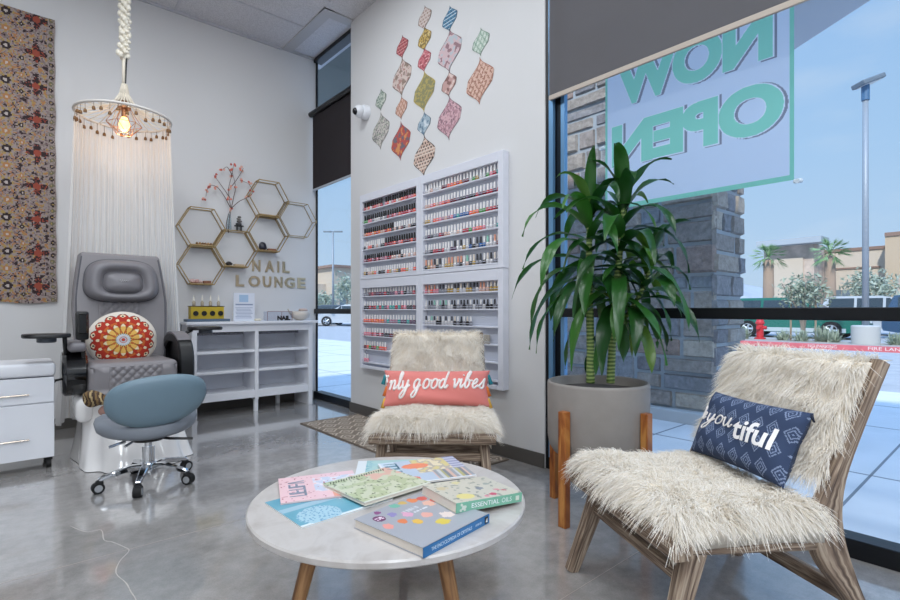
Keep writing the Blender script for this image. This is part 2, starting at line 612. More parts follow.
# ================================================================== OUTSIDE
def ground_mat(name, a1, a2, joint=None, sc=3.0):
    a = N(name)
    tc = a.n('TexCoord')
    n = a.n('TexNoise', Scale=sc, Detail=6.0)
    a.l(tc.outputs['Object'], n.inputs['Vector'])
    r = a.ramp(n.outputs['Fac'], [(.3, a1), (.7, a2)])
    a.l(r.outputs['Color'], a.b.inputs['Base Color'])
    a.b.inputs['Roughness'].default_value = .85
    return a.m
b = M(); b.box(WX + .25, 9.0, -30, 45, -.2, -.01)
gw = struct(b, 'pavement', ground_mat('walk_concrete', '#d6d7d9', '#e0e0e2'))
m_joint = mat('walk_joint', '#83878c', .8)
for yy in [-2.3 + 1.5 * k for k in range(24)]:
    b = M(); b.box(WX + .25, 9.0, yy - .008, yy + .008, -.02, -.0085); b.build('pavement_joint', m_joint, gw)
for xx in (4.35, 6.2, 7.6):
    b = M(); b.box(xx - .008, xx + .008, -30, 45, -.02, -.0085); b.build('pavement_joint', m_joint, gw)
b = M(); b.box(9.0, 17.5, -40, 160, -.2, -.02); b.box(19.9, 90, -60, 160, -.2, -.02); b.box(2.9, 9, 45, 160, -.2, -.02); b.box(-60, 2.9, 12, 160, -.2, -.02)
struct(b, 'road', ground_mat('parking_asphalt', '#a5a6a9', '#b8b8ba'))
kb = M(); kb.box(17.5, 17.7, -25, 13, -.1, .125, .01)
kb = struct(kb, 'kerb', mat('red_kerb_paint', '#cf6a70', .7, var=.12, vscale=5))
m_kw = mat('white_kerb_stencil', '#e8d9d8', .7)
for txt, ya, h_ in (('NO PARKING', 4.235, .085), ('FIRE LANE', 2.87, .085)):
    b = M(); put_text(b, txt, (17.497, ya, .02), (0, -1, 0), (0, 0, 1), (.68 if txt[0] == 'N' else .75), h_, offset=.0)
    b.build('kerb_lettering', m_kw, kb)
b = M(); b.box(17.7, 19.9, -25, 13, -.1, .11)
struct(b, 'planting_bed', ground_mat('bed_gravel', '#9c948c', '#b9b0a6', sc=30))

# stone pier
def pier_stones(b, axis, fixed, sgn, a0, a1, z0, z1, seed, rowmin=.13, rowmax=.34):
    rr = random.Random(seed)
    pal = ['#a79d96', '#b5a99f', '#9a9aa0', '#c0b1a2', '#8f929a', '#c9bcae', '#a39c98', '#9ba3ac', '#b4a79e', '#d3c8b9', '#8b898f', '#b39a8e']
    z = z0
    while z < z1 - .02:
        h = min(rr.uniform(rowmin, rowmax), z1 - z)
        a = a0
        while a < a1 - .02:
            w = min(rr.uniform(.18, .62), a1 - a)
            if a1 - a - w < .14: w = a1 - a
            parts = [(a, a + w, z, z + h)]
            if h > .25 and rr.random() < .45:
                s = rr.uniform(.4, .6) * h; parts = [(a, a + w, z, z + s), (a, a + w, z + s, z + h)]
            for (p0, p1, q0, q1) in parts:
                g = .011
                d = rr.uniform(.025, .055)
                c = mixc(lin(rr.choice(pal)), lin('#b0aaa5'), rr.uniform(.1, .5))
                k = .022
                j = [rr.uniform(-.012, .012) for _ in range(16)]
                rim = [(p0 + g, q0 + g), (p1 - g, q0 + g), (p1 - g, q1 - g), (p0 + g, q1 - g)]
                nu, nv = 5, 4
                def pos(u, v_, p0=p0, p1=p1, q0=q0, q1=q1, d=d, sd=rr.random() * 50):
                    u = (0, .05, .35, .65, .95, 1)[round(u * 5)]; v_ = (0, .09, .5, .91, 1)[round(v_ * 4)]
                    aa = p0 + g + (p1 - p0 - 2 * g) * u; zz = q0 + g + (q1 - q0 - 2 * g) * v_
                    ed = min(u * (p1 - p0), (1 - u) * (p1 - p0), v_ * (q1 - q0), (1 - v_) * (q1 - q0))
                    dd = d + .016 * noise.noise((aa * 9, zz * 9, sd)) if ed > 0 else .0
                    if axis == 'x': return (fixed + sgn * dd, aa, zz)
                    return (aa, fixed + sgn * dd, zz)
                b.c = c
                b.grid(nu, nv, pos)
            a += w
        z += h
    b.c = (1, 1, 1)
a = N('rough_stone')
at_ = a.n('Attribute', attribute_name='Col'); tc = a.n('TexCoord')
nn = a.n('TexNoise', Scale=16.0, Detail=8.0, Roughness=.7); a.l(tc.outputs['Object'], nn.inputs['Vector'])
rp = a.ramp(nn.outputs['Fac'], [(.25, '#8f8f8f'), (.75, '#ffffff')])
mx = a.n('Mix', data_type='RGBA', blend_type='MULTIPLY'); mx.inputs[0].default_value = .8
a.l(at_.outputs['Color'], mx.inputs[6]); a.l(rp.outputs['Color'], mx.inputs[7]); a.l(mx.outputs[2], a.b.inputs['Base Color'])
a.b.inputs['Roughness'].default_value = .9
a.bump(nn.outputs['Fac'], .8, .02)
m_stone = a.m
CX0, CX1, CY0, CY1 = 5.08, 5.72, 1.99, 3.86
pr = thing('stone_pillar', None, None, (5.4, 2.9, 0), kind='structure')
b = M(); b.box(CX0 - .012, CX1 + .012, CY0 - .012, CY1 + .012, .1, 4.3); b.build('mortar_core', mat('mortar', '#a3aab0', .9), pr)
b = M()
pier_stones(b, 'x', CX0, -1, CY0 - .04, CY1 + .04, .11, 4.3, 3)
pier_stones(b, 'y', CY0, -1, CX0 - .05, CX1 + .05, .11, 4.3, 5, .16, .3)
pier_stones(b, 'y', CY1, 1, CX0 - .05, CX1 + .05, .11, 4.3, 6, .16, .3)
b.build('stone_cladding', m_stone, pr)
b = M(); b.box(CX0 - .13, CX1 + .12, CY0 - .13, CY1 + .13, -.02, .11, .015); b.build('plinth', mat('plinth_concrete', '#b7babd', .8), pr)
b = M()
b.prism([(4.95, 4.6, 4.30), (4.95, .3, 4.30), (6.16, .3, 4.30), (7.3, 1.95, 4.30), (7.3, 4.6, 4.30)], (0, 0, .35))
struct(b, 'roof_overhang', mat('soffit_stucco', '#b9bbc0', .9))

b = M(); b.box(2.96, 3.75, 4.6, 8.0, 4.28, 4.6)
struct(b, 'roof_eave', mat('eave_grey_green', '#6a706c', .9))
# banner
def at3(x, y): return on(x, y, 'X', 3.02)
bn = thing('banner', 'white vinyl banner with mint NOW OPEN lettering seen from behind, hung outside the big window', 'banner', (3.02, 1.33, 1.76))
yb0, yb1, zb0, zb1 = .79, 1.875, 1.765, 3.02
def raster(cells, key, txt, y0, y1, z0, z1, off, cell):
    """mark the grid cells of the sheet that a printed word covers"""
    vs, fs, w_, h_ = text_geo(txt, off, 0, 1, 8)
    P_ = [(y0 + x / w_ * (y1 - y0), z0 + y / h_ * (z1 - z0)) for x, y in vs]
    for f in fs:
        for k in range(1, len(f) - 1):
            a_, b_, c_ = P_[f[0]], P_[f[k]], P_[f[k + 1]]
            d = (b_[1] - c_[1]) * (a_[0] - c_[0]) + (c_[0] - b_[0]) * (a_[1] - c_[1])
            if abs(d) < 1e-12: continue
            for iy in range(int((min(a_[0], b_[0], c_[0]) - yb0) / cell), int((max(a_[0], b_[0], c_[0]) - yb0) / cell) + 1):
                for iz in range(int((min(a_[1], b_[1], c_[1]) - zb0) / cell), int((max(a_[1], b_[1], c_[1]) - zb0) / cell) + 1):
                    y, z = yb0 + (iy + .5) * cell, zb0 + (iz + .5) * cell
                    l1 = ((b_[1] - c_[1]) * (y - c_[0]) + (c_[0] - b_[0]) * (z - c_[1])) / d
                    l2 = ((c_[1] - a_[1]) * (y - c_[0]) + (a_[0] - c_[0]) * (z - c_[1])) / d
                    if l1 >= -.001 and l2 >= -.001 and l1 + l2 <= 1.001: cells[(iy, iz)] = key
CELL = .004
cells = {}
# read from the street: seen from inside the line runs mirrored, first letter on the right
for txt, y0, y1, z0, z1 in (('OPEN', .835, 1.825, 2.04, 2.315), ('NOW', .885, 1.79, 2.43, 2.715)):
    raster(cells, 'grey', txt, y0 - .020, y1 - .010, z0 - .012, z1 + .004, .072, CELL)
    raster(cells, 'white', txt, y0 - .006, y1 + .006, z0 - .006, z1 + .006, .070, CELL)
    raster(cells, 'mint', txt, y0, y1, z0, z1, .055, CELL)
nyb, nzb = round((yb1 - yb0) / CELL), round((zb1 - zb0) / CELL)
PC = {'grey': lin('#9a99a3'), 'white': lin('#f4f7fb'), 'mint': lin('#a2e6ca')}
SHEET, EDGE = lin('#e6ebf5'), lin('#9adcc0')
def sheet_col(u, v_):
    iy, iz = int(u * nyb), int(v_ * nzb)
    if iy < 5 or iy >= nyb - 4 or iz < 7: return EDGE
    k = cells.get((iy, iz))
    return PC[k] if k else SHEET
a = N('printed_vinyl'); at_ = a.n('Attribute', attribute_name='Col')
df = a.n('BsdfDiffuse'); tl = a.n('BsdfTranslucent'); mx = a.n('MixShader'); mx.inputs['Fac'].default_value = .72
a.l(at_.outputs['Color'], df.inputs['Color']); a.l(at_.outputs['Color'], tl.inputs['Color'])
a.l(df.outputs[0], mx.inputs[1]); a.l(tl.outputs[0], mx.inputs[2]); a.l(mx.outputs[0], a.out.inputs['Surface'])
b = M(); b.grid(nyb, nzb, lambda u, v_: (3.02, yb0 + (yb1 - yb0) * u, zb0 + (zb1 - zb0) * v_), sheet_col); b.build('sheet', a.m, bn)
for (yy, zz) in ((yb0 - .02, zb0 - .01), (yb1 + .02, 2.19)):
    b = M()
    b.tube([(3.02, yy, zz), (2.99, yy, zz - .004)], .012, 8)
    b.box(3.0, 3.025, yy - .02, yy + .02, zz - .01, zz + .01, .004)
    b.build('suction_tie', mat('clear_white_plastic', '#dfe6ee', .3), bn)

# ---------------------------------------------------------------- parking-lot lamps
def street_lamp(x, y, h, label, base_r=.34, heads='one', yaw=0):
    t = thing('street_lamp', label, 'lamp post', (x, y, 0), group='parking lot lamp posts')
    b = M(); b.lathe([(base_r, -.05), (base_r, .62), (base_r - .03, .65), (.1, .66)], (x, y, 0), 24); b.build('footing', mat('footing_concrete', '#b9bab8', .85), t, 40)
    b = M(); b.tube([(x, y, .6), (x, y, h)], [.085, .07], 12); b.build('pole', mat('galvanised_grey', '#9aa2ab', .5, metal=.2), t, True)
    ca, sa = math.cos(yaw), math.sin(yaw)
    mm = mat('lamp_head_grey', '#77828c', .5, metal=.2)
    if heads == 'one':
        b = M(); b.box(-.32, .35, -.24, .24, -.06, .08, .03); b.xf(Matrix.Translation((x - .1 * ca, y - .1 * sa, h + .1)) @ Matrix.Rotation(yaw, 4, 'Z') @ Matrix.Rotation(.35, 4, 'Y'))
        b.build('lamp_head', mm, t)
        b = M(); b.box(-.26, .28, -.19, .19, -.075, -.058, .004); b.xf(Matrix.Translation((x - .1 * ca, y - .1 * sa, h + .1)) @ Matrix.Rotation(yaw, 4, 'Z') @ Matrix.Rotation(.35, 4, 'Y'))
        b.build('lens', mat('lamp_lens', '#c9ced2', .3), t)
        b = M(); b.tube([(x, y, h - .45), (x, y, h + .06)], .1, 10); b.build('neck', mat('blue_grey_sleeve', '#4a6f92', .5), t)
    else:
        for s in (-1, 1):
            b = M(); b.box(-.75, -.12, -.14, .14, -.04, .05, .02) if s < 0 else b.box(.12, .75, -.14, .14, -.04, .05, .02)
            b.xf(Matrix.Translation((x, y, h)) @ Matrix.Rotation(yaw, 4, 'Z')); b.build('lamp_head', mm, t)
        b = M(); b.box(-.2, .2, -.04, .04, -.04, .04); b.xf(Matrix.Translation((x, y, h)) @ Matrix.Rotation(yaw, 4, 'Z')); b.build('arm', mm, t)
    return t
p = at(865.5, 310, 14.7)
street_lamp(p.x, p.y, 7.65, 'tall grey lamp post on a concrete footing seen through the big window', yaw=math.radians(139))
p = at(333, 310, 40)
street_lamp(p.x, p.y, 7.3, 'distant lamp post with two opposite heads seen through the slim corner window', heads='two', yaw=math.radians(-41))

# ---------------------------------------------------------------- cars
def car(label, paint, loc, yaw, L=4.7, Wd=1.85, Ht=1.55, style='van', clad=None):
    t = thing('car', label, 'car', loc)
    pm = mat('paint_' + paint.strip('#'), paint, .25, coat=.6)
    gm = mat('car_glass', '#3a4750', .08)
    T = Matrix.Translation(loc) @ Matrix.Rotation(yaw, 4, 'Z')
    hl = L / 2
    low = [(-hl, .45), (-hl + .05, .32), (-hl + .5, .24), (hl - .55, .24), (hl - .05, .32), (hl, .5), (hl - .03, .72), (hl - .12, .82), (hl - 1.05, .95), (-hl + .1, .98), (-hl, .85)]
    b = M()
    half = Wd / 2
    sec = [(-half, .06), (-half + .06, 0), (half - .06, 0), (half, .06)]
    vs = []
    n = len(low)
    for yy, ins in ((-half + .04, .03), (-half, 0), (half, 0), (half - .04, .03)):
        for (px, pz) in low: vs.append((px * (1 - ins * .5), yy, pz + (.0 if ins == 0 else (-.03 if pz > .6 else .02))))
    fs = [tuple(range(n))[::-1], tuple(range(3 * n, 4 * n))]
    for r_ in range(3):
        for i in range(n): fs.append((r_ * n + i, r_ * n + (i + 1) % n, (r_ + 1) * n + (i + 1) % n, (r_ + 1) * n + i))
    b.add(vs, fs); b.xf(T); b.build('body', pm, t, 35)
    if clad:
        b = M(); b.box(-hl + .45, hl - .5, -half - .012, half + .012, .26, .42, .01); b.xf(T); b.build('lower_cladding', mat('paint_' + clad.strip('#'), clad, .4), t)
    ro, rf = -hl + .35, hl - 1.95
    bot = [(-hl + .08, .96), (hl - 1.0, .93)]
    top = [(ro, Ht - .04), (ro + .35, Ht), (rf - .35, Ht), (rf, Ht - .06)]
    b = M()
    outer = [(-hl + .08, .96)] + top + [(hl - 1.0, .93)]
    vs = [(x, -half + (.03 if z < 1 else .2), z) for x, z in outer] + [(x, half - (.03 if z < 1 else .2), z) for x, z in outer]
    n = len(outer)
    b.add(vs, [tuple(range(n)), tuple(range(n, 2 * n))[::-1]] + [(i, (i + 1) % n, n + (i + 1) % n, n + i) for i in range(n)])
    b.xf(T); b.build('cabin', pm, t, 30)
    # side windows
    xs = [-hl + .42, -hl + 1.45, -hl + 2.45, hl - 1.42]
    def edge(xx, zz, s):
        f_ = (zz - .96) / (Ht - .96)
        return (xx, s * (half - .03 - .17 * f_ + .006), zz)
    for s in (-1, 1):
        for i in range(3):
            x0, x1 = xs[i] + .05, xs[i + 1] - .05
            zt = Ht - .1; zb = 1.0
            xt1 = min(x1, rf - .02) if i == 2 else x1
            xt0 = max(x0, ro + .12) if i == 0 else x0
            b = M(); b.prism([edge(x0, zb, s), edge(x1, zb, s), edge(xt1, zt, s), edge(xt0, zt, s)], (0, s * .006, 0)); b.xf(T); b.build('side_window', gm, t)
    b = M(); b.prism([(hl - 1.02, -half + .12, .97), (hl - 1.02, half - .12, .97), (rf + .02, half - .26, Ht - .1), (rf + .02, -half + .26, Ht - .1)], (.03, 0, .012)); b.xf(T); b.build('windscreen', gm, t)
    b = M(); b.prism([(-hl + .07, -half + .15, 1.0), (-hl + .07, half - .15, 1.0), (ro - .03, half - .27, Ht - .12), (ro - .03, -half + .27, Ht - .12)], (-.03, 0, .0)); b.xf(T); b.build('rear_window', gm, t)
    for wx in (-hl + .95, hl - .95):
        for s in (-1, 1):
            b = M()
            o0 = len(b.v)
            b.lathe([(.2, -.1), (.31, -.11), (.345, -.07), (.345, .07), (.31, .11), (.2, .1)], n=26)
            b.xf(Matrix.Translation((wx, s * (half - .07), .345)) @ Matrix.Rotation(PI / 2, 4, 'X')); b.xf(T)
            wh = b.build('wheel', m_rubber, t, 40)
            b = M()
            for k in range(5):
                an = 2 * PI * k / 5
                b.tube([(0, 0, .115), (.2 * math.cos(an), .2 * math.sin(an), .1)], [.05, .04], 6)
            b.lathe([(.19, .085), (.215, .09), (.215, .115), (.19, .115)], n=20, cap=False)
            b.lathe([(.0, .06), (.2, .06)], n=20, cap=False)
            b.xf(Matrix.Translation((wx, s * (half - .07), .345)) @ Matrix.Rotation(PI / 2 if s < 0 else -PI / 2, 4, 'X')); b.xf(T)
            b.build('rim', mat('alloy_rim', '#c3c8cc', .3, metal=.6), wh, 40)
    for s in (-1, 1):
        b = M(); b.box(-hl - .012, -hl + .06, s * (half - .2) - .13, s * (half - .2) + .13, .7, .86, .02); b.xf(T); b.build('tail_lamp', mat('red_lens', '#8e2a2a', .25), t)
        b = M(); b.box(hl - .14, hl + .004, s * (half - .28) - .17, s * (half - .28) + .17, .6, .74, .03); b.xf(T); b.build('headlamp', mat('clear_lens', '#d4dadf', .15), t)
        b = M(); b.box(hl - 1.35, hl - 1.18, s * (half + .02), s * (half + .2), .93, 1.08, .03); b.xf(T); b.build('wing_mirror', pm, t)
    return t
car('dark green minivan parked beyond the red kerb, side on', '#1f6b5c', (24.3, 6.35, -.02), math.radians(-90), 4.75, 1.9, 1.62, clad='#b5bfc0')
car('navy blue estate car parked to the right of the green minivan', '#33506e', (26.6, 1.4, -.02), math.radians(-90), 4.8, 1.9, 1.72)
car('pale grey car half hidden behind the green minivan', '#b9c0c6', (29.5, 4.3, -.02), math.radians(-90), 4.6, 1.85, 1.75)

# ---------------------------------------------------------------- hydrant
p = at(760, 310, 17.2)
hy = thing('fire_hydrant', 'small red fire hydrant behind the red kerb in front of the minivan', 'hydrant', (p.x, p.y, .11))
m_hr = mat('hydrant_red', '#c53038', .45)
b = M(); b.lathe([(.17, .1), (.17, .16), (.11, .17), (.11, .62), (.14, .63), (.14, .68), (.12, .70), (.1, .78), (.05, .84), (.03, .9), (.0, .9)], (p.x, p.y, 0), 18); b.build('barrel', m_hr, hy, 40)
for d in ((1, 0), (-1, 0), (0, -1)):
    b = M(); b.tube([(p.x, p.y, .5), (p.x + d[0] * .2, p.y + d[1] * .2, .5)], .06, 10); b.build('nozzle', m_hr, hy)

# ---------------------------------------------------------------- trees
def leaf_cloud(b, cen, rad, n, size, seed, shell=.35, col=None):
    rr = random.Random(seed)
    for i in range(n):
        while True:
            d = V((rr.uniform(-1, 1), rr.uniform(-1, 1), rr.uniform(-1, 1)))
            if shell < d.length < 1: break
        nz = .72 + .5 * noise.noise(d * 2.2 + V((seed, 0, 0)))
        p = V((cen[0] + d.x * rad[0] * nz, cen[1] + d.y * rad[1] * nz, cen[2] + d.z * rad[2] * nz))
        a_ = V((rr.gauss(0, 1), rr.gauss(0, 1), rr.gauss(0, .8))).normalized(); c_ = a_.cross(V((rr.gauss(0, 1), rr.gauss(0, 1), rr.gauss(0, 1)))).normalized()
        s = size * rr.uniform(.6, 1.3)
        if col: b.c = mixc(lin(col[0]), lin(col[1]), rr.random())
        b.add([p - a_ * s, p + c_ * s * .35, p + a_ * s, p - c_ * s * .35], [(0, 1, 2, 3)])
    b.c = (1, 1, 1)
def tree(label, x, y, h, cr, cz, n, size, cols, seed, stake=True):
    t = thing('olive_tree', label, 'tree', (x, y, .1), group='young olive trees in the planting bed')
    rr = random.Random(seed)
    b = M()
    for k in range(4):
        an = 2 * PI * k / 4 + rr.random()
        b.tube(spline([(x, y, .08), (x + .05 * math.cos(an), y + .05 * math.sin(an), cz * .45), (x + cr * .25 * math.cos(an), y + cr * .25 * math.sin(an), cz * .8), (x + cr * .6 * math.cos(an), y + cr * .6 * math.sin(an), cz + cr * .3)], 4), [.06 - .045 * i / 12 for i in range(13)], 6)
    b.build('trunk', mat('olive_bark', '#8d8378', .9), t, True)
    b = M(); leaf_cloud(b, (x, y, cz), (cr, cr, (h - cz)), n, size, seed, .2, cols); b.build('foliage', painted('leaf_print', .7), t)
    if stake:
        for s in (-.35, .35):
            b = M(); b.tube([(x + .15 * s, y + s, .08), (x + .15 * s, y + s, 1.9)], .03, 6); b.build('stake', mat('stake_wood', '#9b8a76', .8), t)
p = at(803, 310, 16.2)
tree('grey-green young olive tree with stakes in front of the minivan', p.x, p.y, 2.45, .98, 1.66, 800, .09, ('#7f8b78', '#a9b39f'), 3)
p = at(871, 310, 34)
tree('wide pale olive tree behind the lamp post and cars', p.x, p.y, 4.2, 2.0, 2.4, 1600, .17, ('#8f9c8c', '#b5bfb0'), 4, False)
def palm(label, x, y, h, cr, seed):
    t = thing('palm_tree', label, 'tree', (x, y, 0), group='fan palms before the far building')
    rr = random.Random(seed)
    b = M(); b.tube([(x, y, 0), (x, y, h * .5), (x, y, h)], [.36, .34, .30], 12)
    b.build('trunk', mat('palm_trunk', '#a08a78', .9, bump=.6, bscale=6), t, True)
    b = M()
    for k in range(58):
        an = rr.random() * 2 * PI; el = rr.uniform(-.75, 1.35)
        L = cr * rr.uniform(.75, 1.05)
        d = V((math.cos(an) * math.cos(el), math.sin(an) * math.cos(el), math.sin(el)))
        st = V((x, y, h + .2)); s = d.cross(V((0, 0, 1))).normalized()
        mid = st + d * L * .55
        b.c = mixc(lin('#5f8a58'), lin('#93ad7c'), rr.random())
        for q in range(-4, 5):
            dd = (d + s * q * .16).normalized()
            e = mid + dd * L * .5 - V((0, 0, .12 * L * abs(q) / 4 + .1 * L))
            w = s * .045 + V((0, 0, .03))
            b.add([mid - w * .5, mid + w * .5, e], [(0, 1, 2)])
        b.add([st - s * .02, st + s * .02, mid + s * .02, mid - s * .02], [(0, 1, 2, 3)])
    b.c = (1, 1, 1)
    b.build('fronds', painted('leaf_print', .7), t)
p = at(768.5, 310, 34); palm('left fan palm beside the stone tower of the far building', p.x, p.y, 4.45, 1.25, 5)
p = at(830, 310, 34); palm('right fan palm between the stone tower and the lamp post', p.x, p.y, 4.75, 1.35, 6)

# ---------------------------------------------------------------- shrubs in the bed
def shrub(x, y, r, h, label, seed, cols=('#8a9a86', '#aeb8a6')):
    b = M(); rr = random.Random(seed)
    for i in range(130):
        an = rr.random() * 2 * PI; el = rr.uniform(.3, 1.4); L = h * rr.uniform(.7, 1.1)
        d = V((math.cos(an) * math.cos(el) * r / h, math.sin(an) * math.cos(el) * r / h, math.sin(el)))
        s = V((-math.sin(an), math.cos(an), 0)) * .02
        b.c = mixc(lin(cols[0]), lin(cols[1]), rr.random())
        b0 = V((x, y, .1)) + V((rr.uniform(-.4, .4) * r, rr.uniform(-.4, .4) * r, 0))
        b.add([b0 - s, b0 + s, b0 + d * L + s * .4, b0 + d * L - s * .4], [(0, 1, 2, 3)])
    tag(b.build('shrub', painted('leaf_print', .7)), label, 'shrub', 'low shrubs in the planting bed')
for i, (px, tt, r, h, lb) in enumerate(((783, 16.6, .45, .35, 'low grey shrub just right of the fire hydrant'), (802, 16.0, .5, .38, 'low grey shrub at the foot of the staked olive tree'), (822, 15.8, .55, .5, 'larger tufted shrub right of the staked olive tree'), (833, 15.5, .45, .4, 'tufted shrub just left of the lamp post footing'), (897, 14.3, .5, .36, 'low shrub to the right of the lamp post footing'), (744, 17.4, .4, .45, 'green shrub by the pillar edge left of the hydrant'))):
    q = at(px, 310, tt); shrub(q.x, q.y, r * .62, h, lb, 20 + i)

# ---------------------------------------------------------------- far building
def wpt(px, py, t): return at(px, py, t)
m_stuc = mat('cream_stucco', '#cdbfae', .9); m_stuc2 = mat('tan_stucco', '#c0ab92', .9); m_cop = mat('brown_coping', '#8d7366', .8)
m_tow = mat('tower_stone', '#c4b3a6', .9, var=.25, vscale=1.6); m_roofm = mat('pale_metal_roof', '#aab2ba', .6)
def fbox(name, par, mt, px0, px1, py_top, X, dep=8, zb=0, zref=None):
    """building block whose street front is the plane x = X, seen between photo columns px0..px1"""
    y1 = on(px0, 300, 'X', X).y; y0 = on(px1, 300, 'X', X).y
    z1 = on((px0 + px1) / 2, py_top, 'X', X).z
    b = M(); b.box(X, X + dep, y0, y1, zb, z1)
    return b.build(name, mt, par)
def zat(px, py, X): return on(px, py, 'X', X).z
c0 = on(830, 310, 'X', 48)
bd = thing('shop_building', 'long cream shop building with a stone tower beyond the parked cars', 'building', (c0.x, c0.y, 0))
fbox('tower', bd, m_tow, 764, 814, 245, 45, 3.2)
fbox('tower_panel', bd, m_stuc, 774, 803, 258, 44.9, .3)
b = M(); y1 = on(757, 300, 'X', 44).y; y0 = on(822, 300, 'X', 44).y; z1 = zat(790, 244.5, 44)
b.prism([(43.8, y0, z1), (43.8, y1, z1), (46, y1, z1 + .05), (46, y0, z1 + .05)], (0, 0, .42)); b.build('roof_slab', m_roofm, bd)
fbox('wall', bd, m_stuc, 813, 888, 251, 48, 9)
fbox('coping', bd, m_cop, 812, 888, 248, 47.9, 9.2, zb=zat(850, 251, 47.9))
fbox('band', bd, m_cop, 816, 880, 267.5, 47.9, .2, zb=zat(848, 269, 47.9))
fbox('wing', bd, m_stuc2, 885, 990, 232, 46, 12)
fbox('wing_coping', bd, m_cop, 884.5, 990, 228, 45.9, 12, zb=zat(937, 232, 45.9))
fbox('wing_pilaster', bd, m_tow, 896, 912, 278, 45.8, .4)
for x0_, x1_ in ((835, 841), (842, 850), (862, 870)):
    fbox('shop_window', bd, mat('shop_glass', '#6f7d88', .2), x0_, x1_, 290, 47.9, .2)
def nbox(name, par, mt, px0, px1, py_top, Y, dep=6, zb=0):
    x0 = on(px0, 300, 'Y', Y).x; x1 = on(px1, 300, 'Y', Y).x
    b = M(); b.box(x0, x1, Y, Y + dep, zb, on((px0 + px1) / 2, py_top, 'Y', Y).z)
    return b.build(name, mt, par)
c0 = on(330, 310, 'Y', 56)
bd = thing('shop_building', 'distant pale shop building seen low through the slim corner window', 'building', (c0.x, c0.y, 0))
nbox('wall', bd, m_stuc, 300, 334, 284, 58)
nbox('tower', bd, mat('pale_tower', '#c6b8a6', .9), 334, 366, 268, 56, 8)
nbox('roof_slab', bd, m_cop, 332, 368, 265.5, 55.5, 9, zb=on(350, 268, 'Y', 55.5).z)
nbox('shop_window', bd, mat('shop_glass', '#6f7d88', .2), 340, 347, 284, 55.9, .2)
for i, (px, tt, hh, rr_, lb) in enumerate(((347, 48, 5.0, 1.8, 'grey-green tree before the far tower in the slim corner window'), (324, 50, 3.2, 1.6, 'low tree left of the distant lamp post in the slim corner window'))):
    q = at(px, 310, tt); t = tag(thing('street_tree', lb, 'tree', (q.x, q.y, 0)), lb, 'tree', 'distant trees in the slim window')
    b = M(); b.tube([(q.x, q.y, 0), (q.x, q.y, hh * .6)], [.12, .07], 6); b.build('trunk', mat('olive_bark', '#8d8378', .9), t)
    b = M(); leaf_cloud(b, (q.x, q.y, hh * .6), (rr_, rr_, hh * .4), 700, .22, 40 + i, .2, ('#93a393', '#b9c4b6')); b.build('foliage', painted('leaf_print', .7), t)
# parked cars far off in the slim window
for px, tt, cc, lb in ((322, 38, '#4d5a66', 'dark car far off at left in the slim corner window'), (345, 36, '#c7ccd1', 'white car far off at right in the slim corner window')):
    q = at(px, 310, tt); car(lb, cc, (q.x, q.y, -.02), math.radians(150), 4.4, 1.8, 1.5)
# mountains
def ridge(name, pts, t, dep, col):
    b = M()
    top = spline([at(px, py, t) for px, py in pts], 6)
    for i, p_ in enumerate(top):
        pass
    n_ = V((fx, fy, 0))
    m_ = len(top)
    b.grid(m_ - 1, 6, lambda u, v_: (lambda q: V((q.x, q.y, 0)) + n_ * dep * v_ + V((0, 0, max(-1, q.z * math.sin(v_ * PI * .5) + 9 * (noise.noise((q.x * .03, v_ * 5, q.y * .03))) * v_ * (1 - v_)))))(top[min(m_ - 1, round(u * (m_ - 1)))]))
    struct(b, name, mat('hazy_rock', '#a9afb8', .95, var=.1, vscale=.05), smooth=True)
ridge('hills', [(640, 285), (700, 262), (735, 247), (758, 250), (775, 262), (800, 272), (850, 285), (940, 292)], 380, 120, '')
ridge('mountains', [(250, 300), (300, 292), (320, 283), (338, 290), (360, 285), (400, 290), (430, 300)], 420, 120, '')
b = M(); b.box(-600, 900, -200, 900, -.6, -.3)
struct(b, 'terrain', mat('desert_ground', '#a39c92', .95))

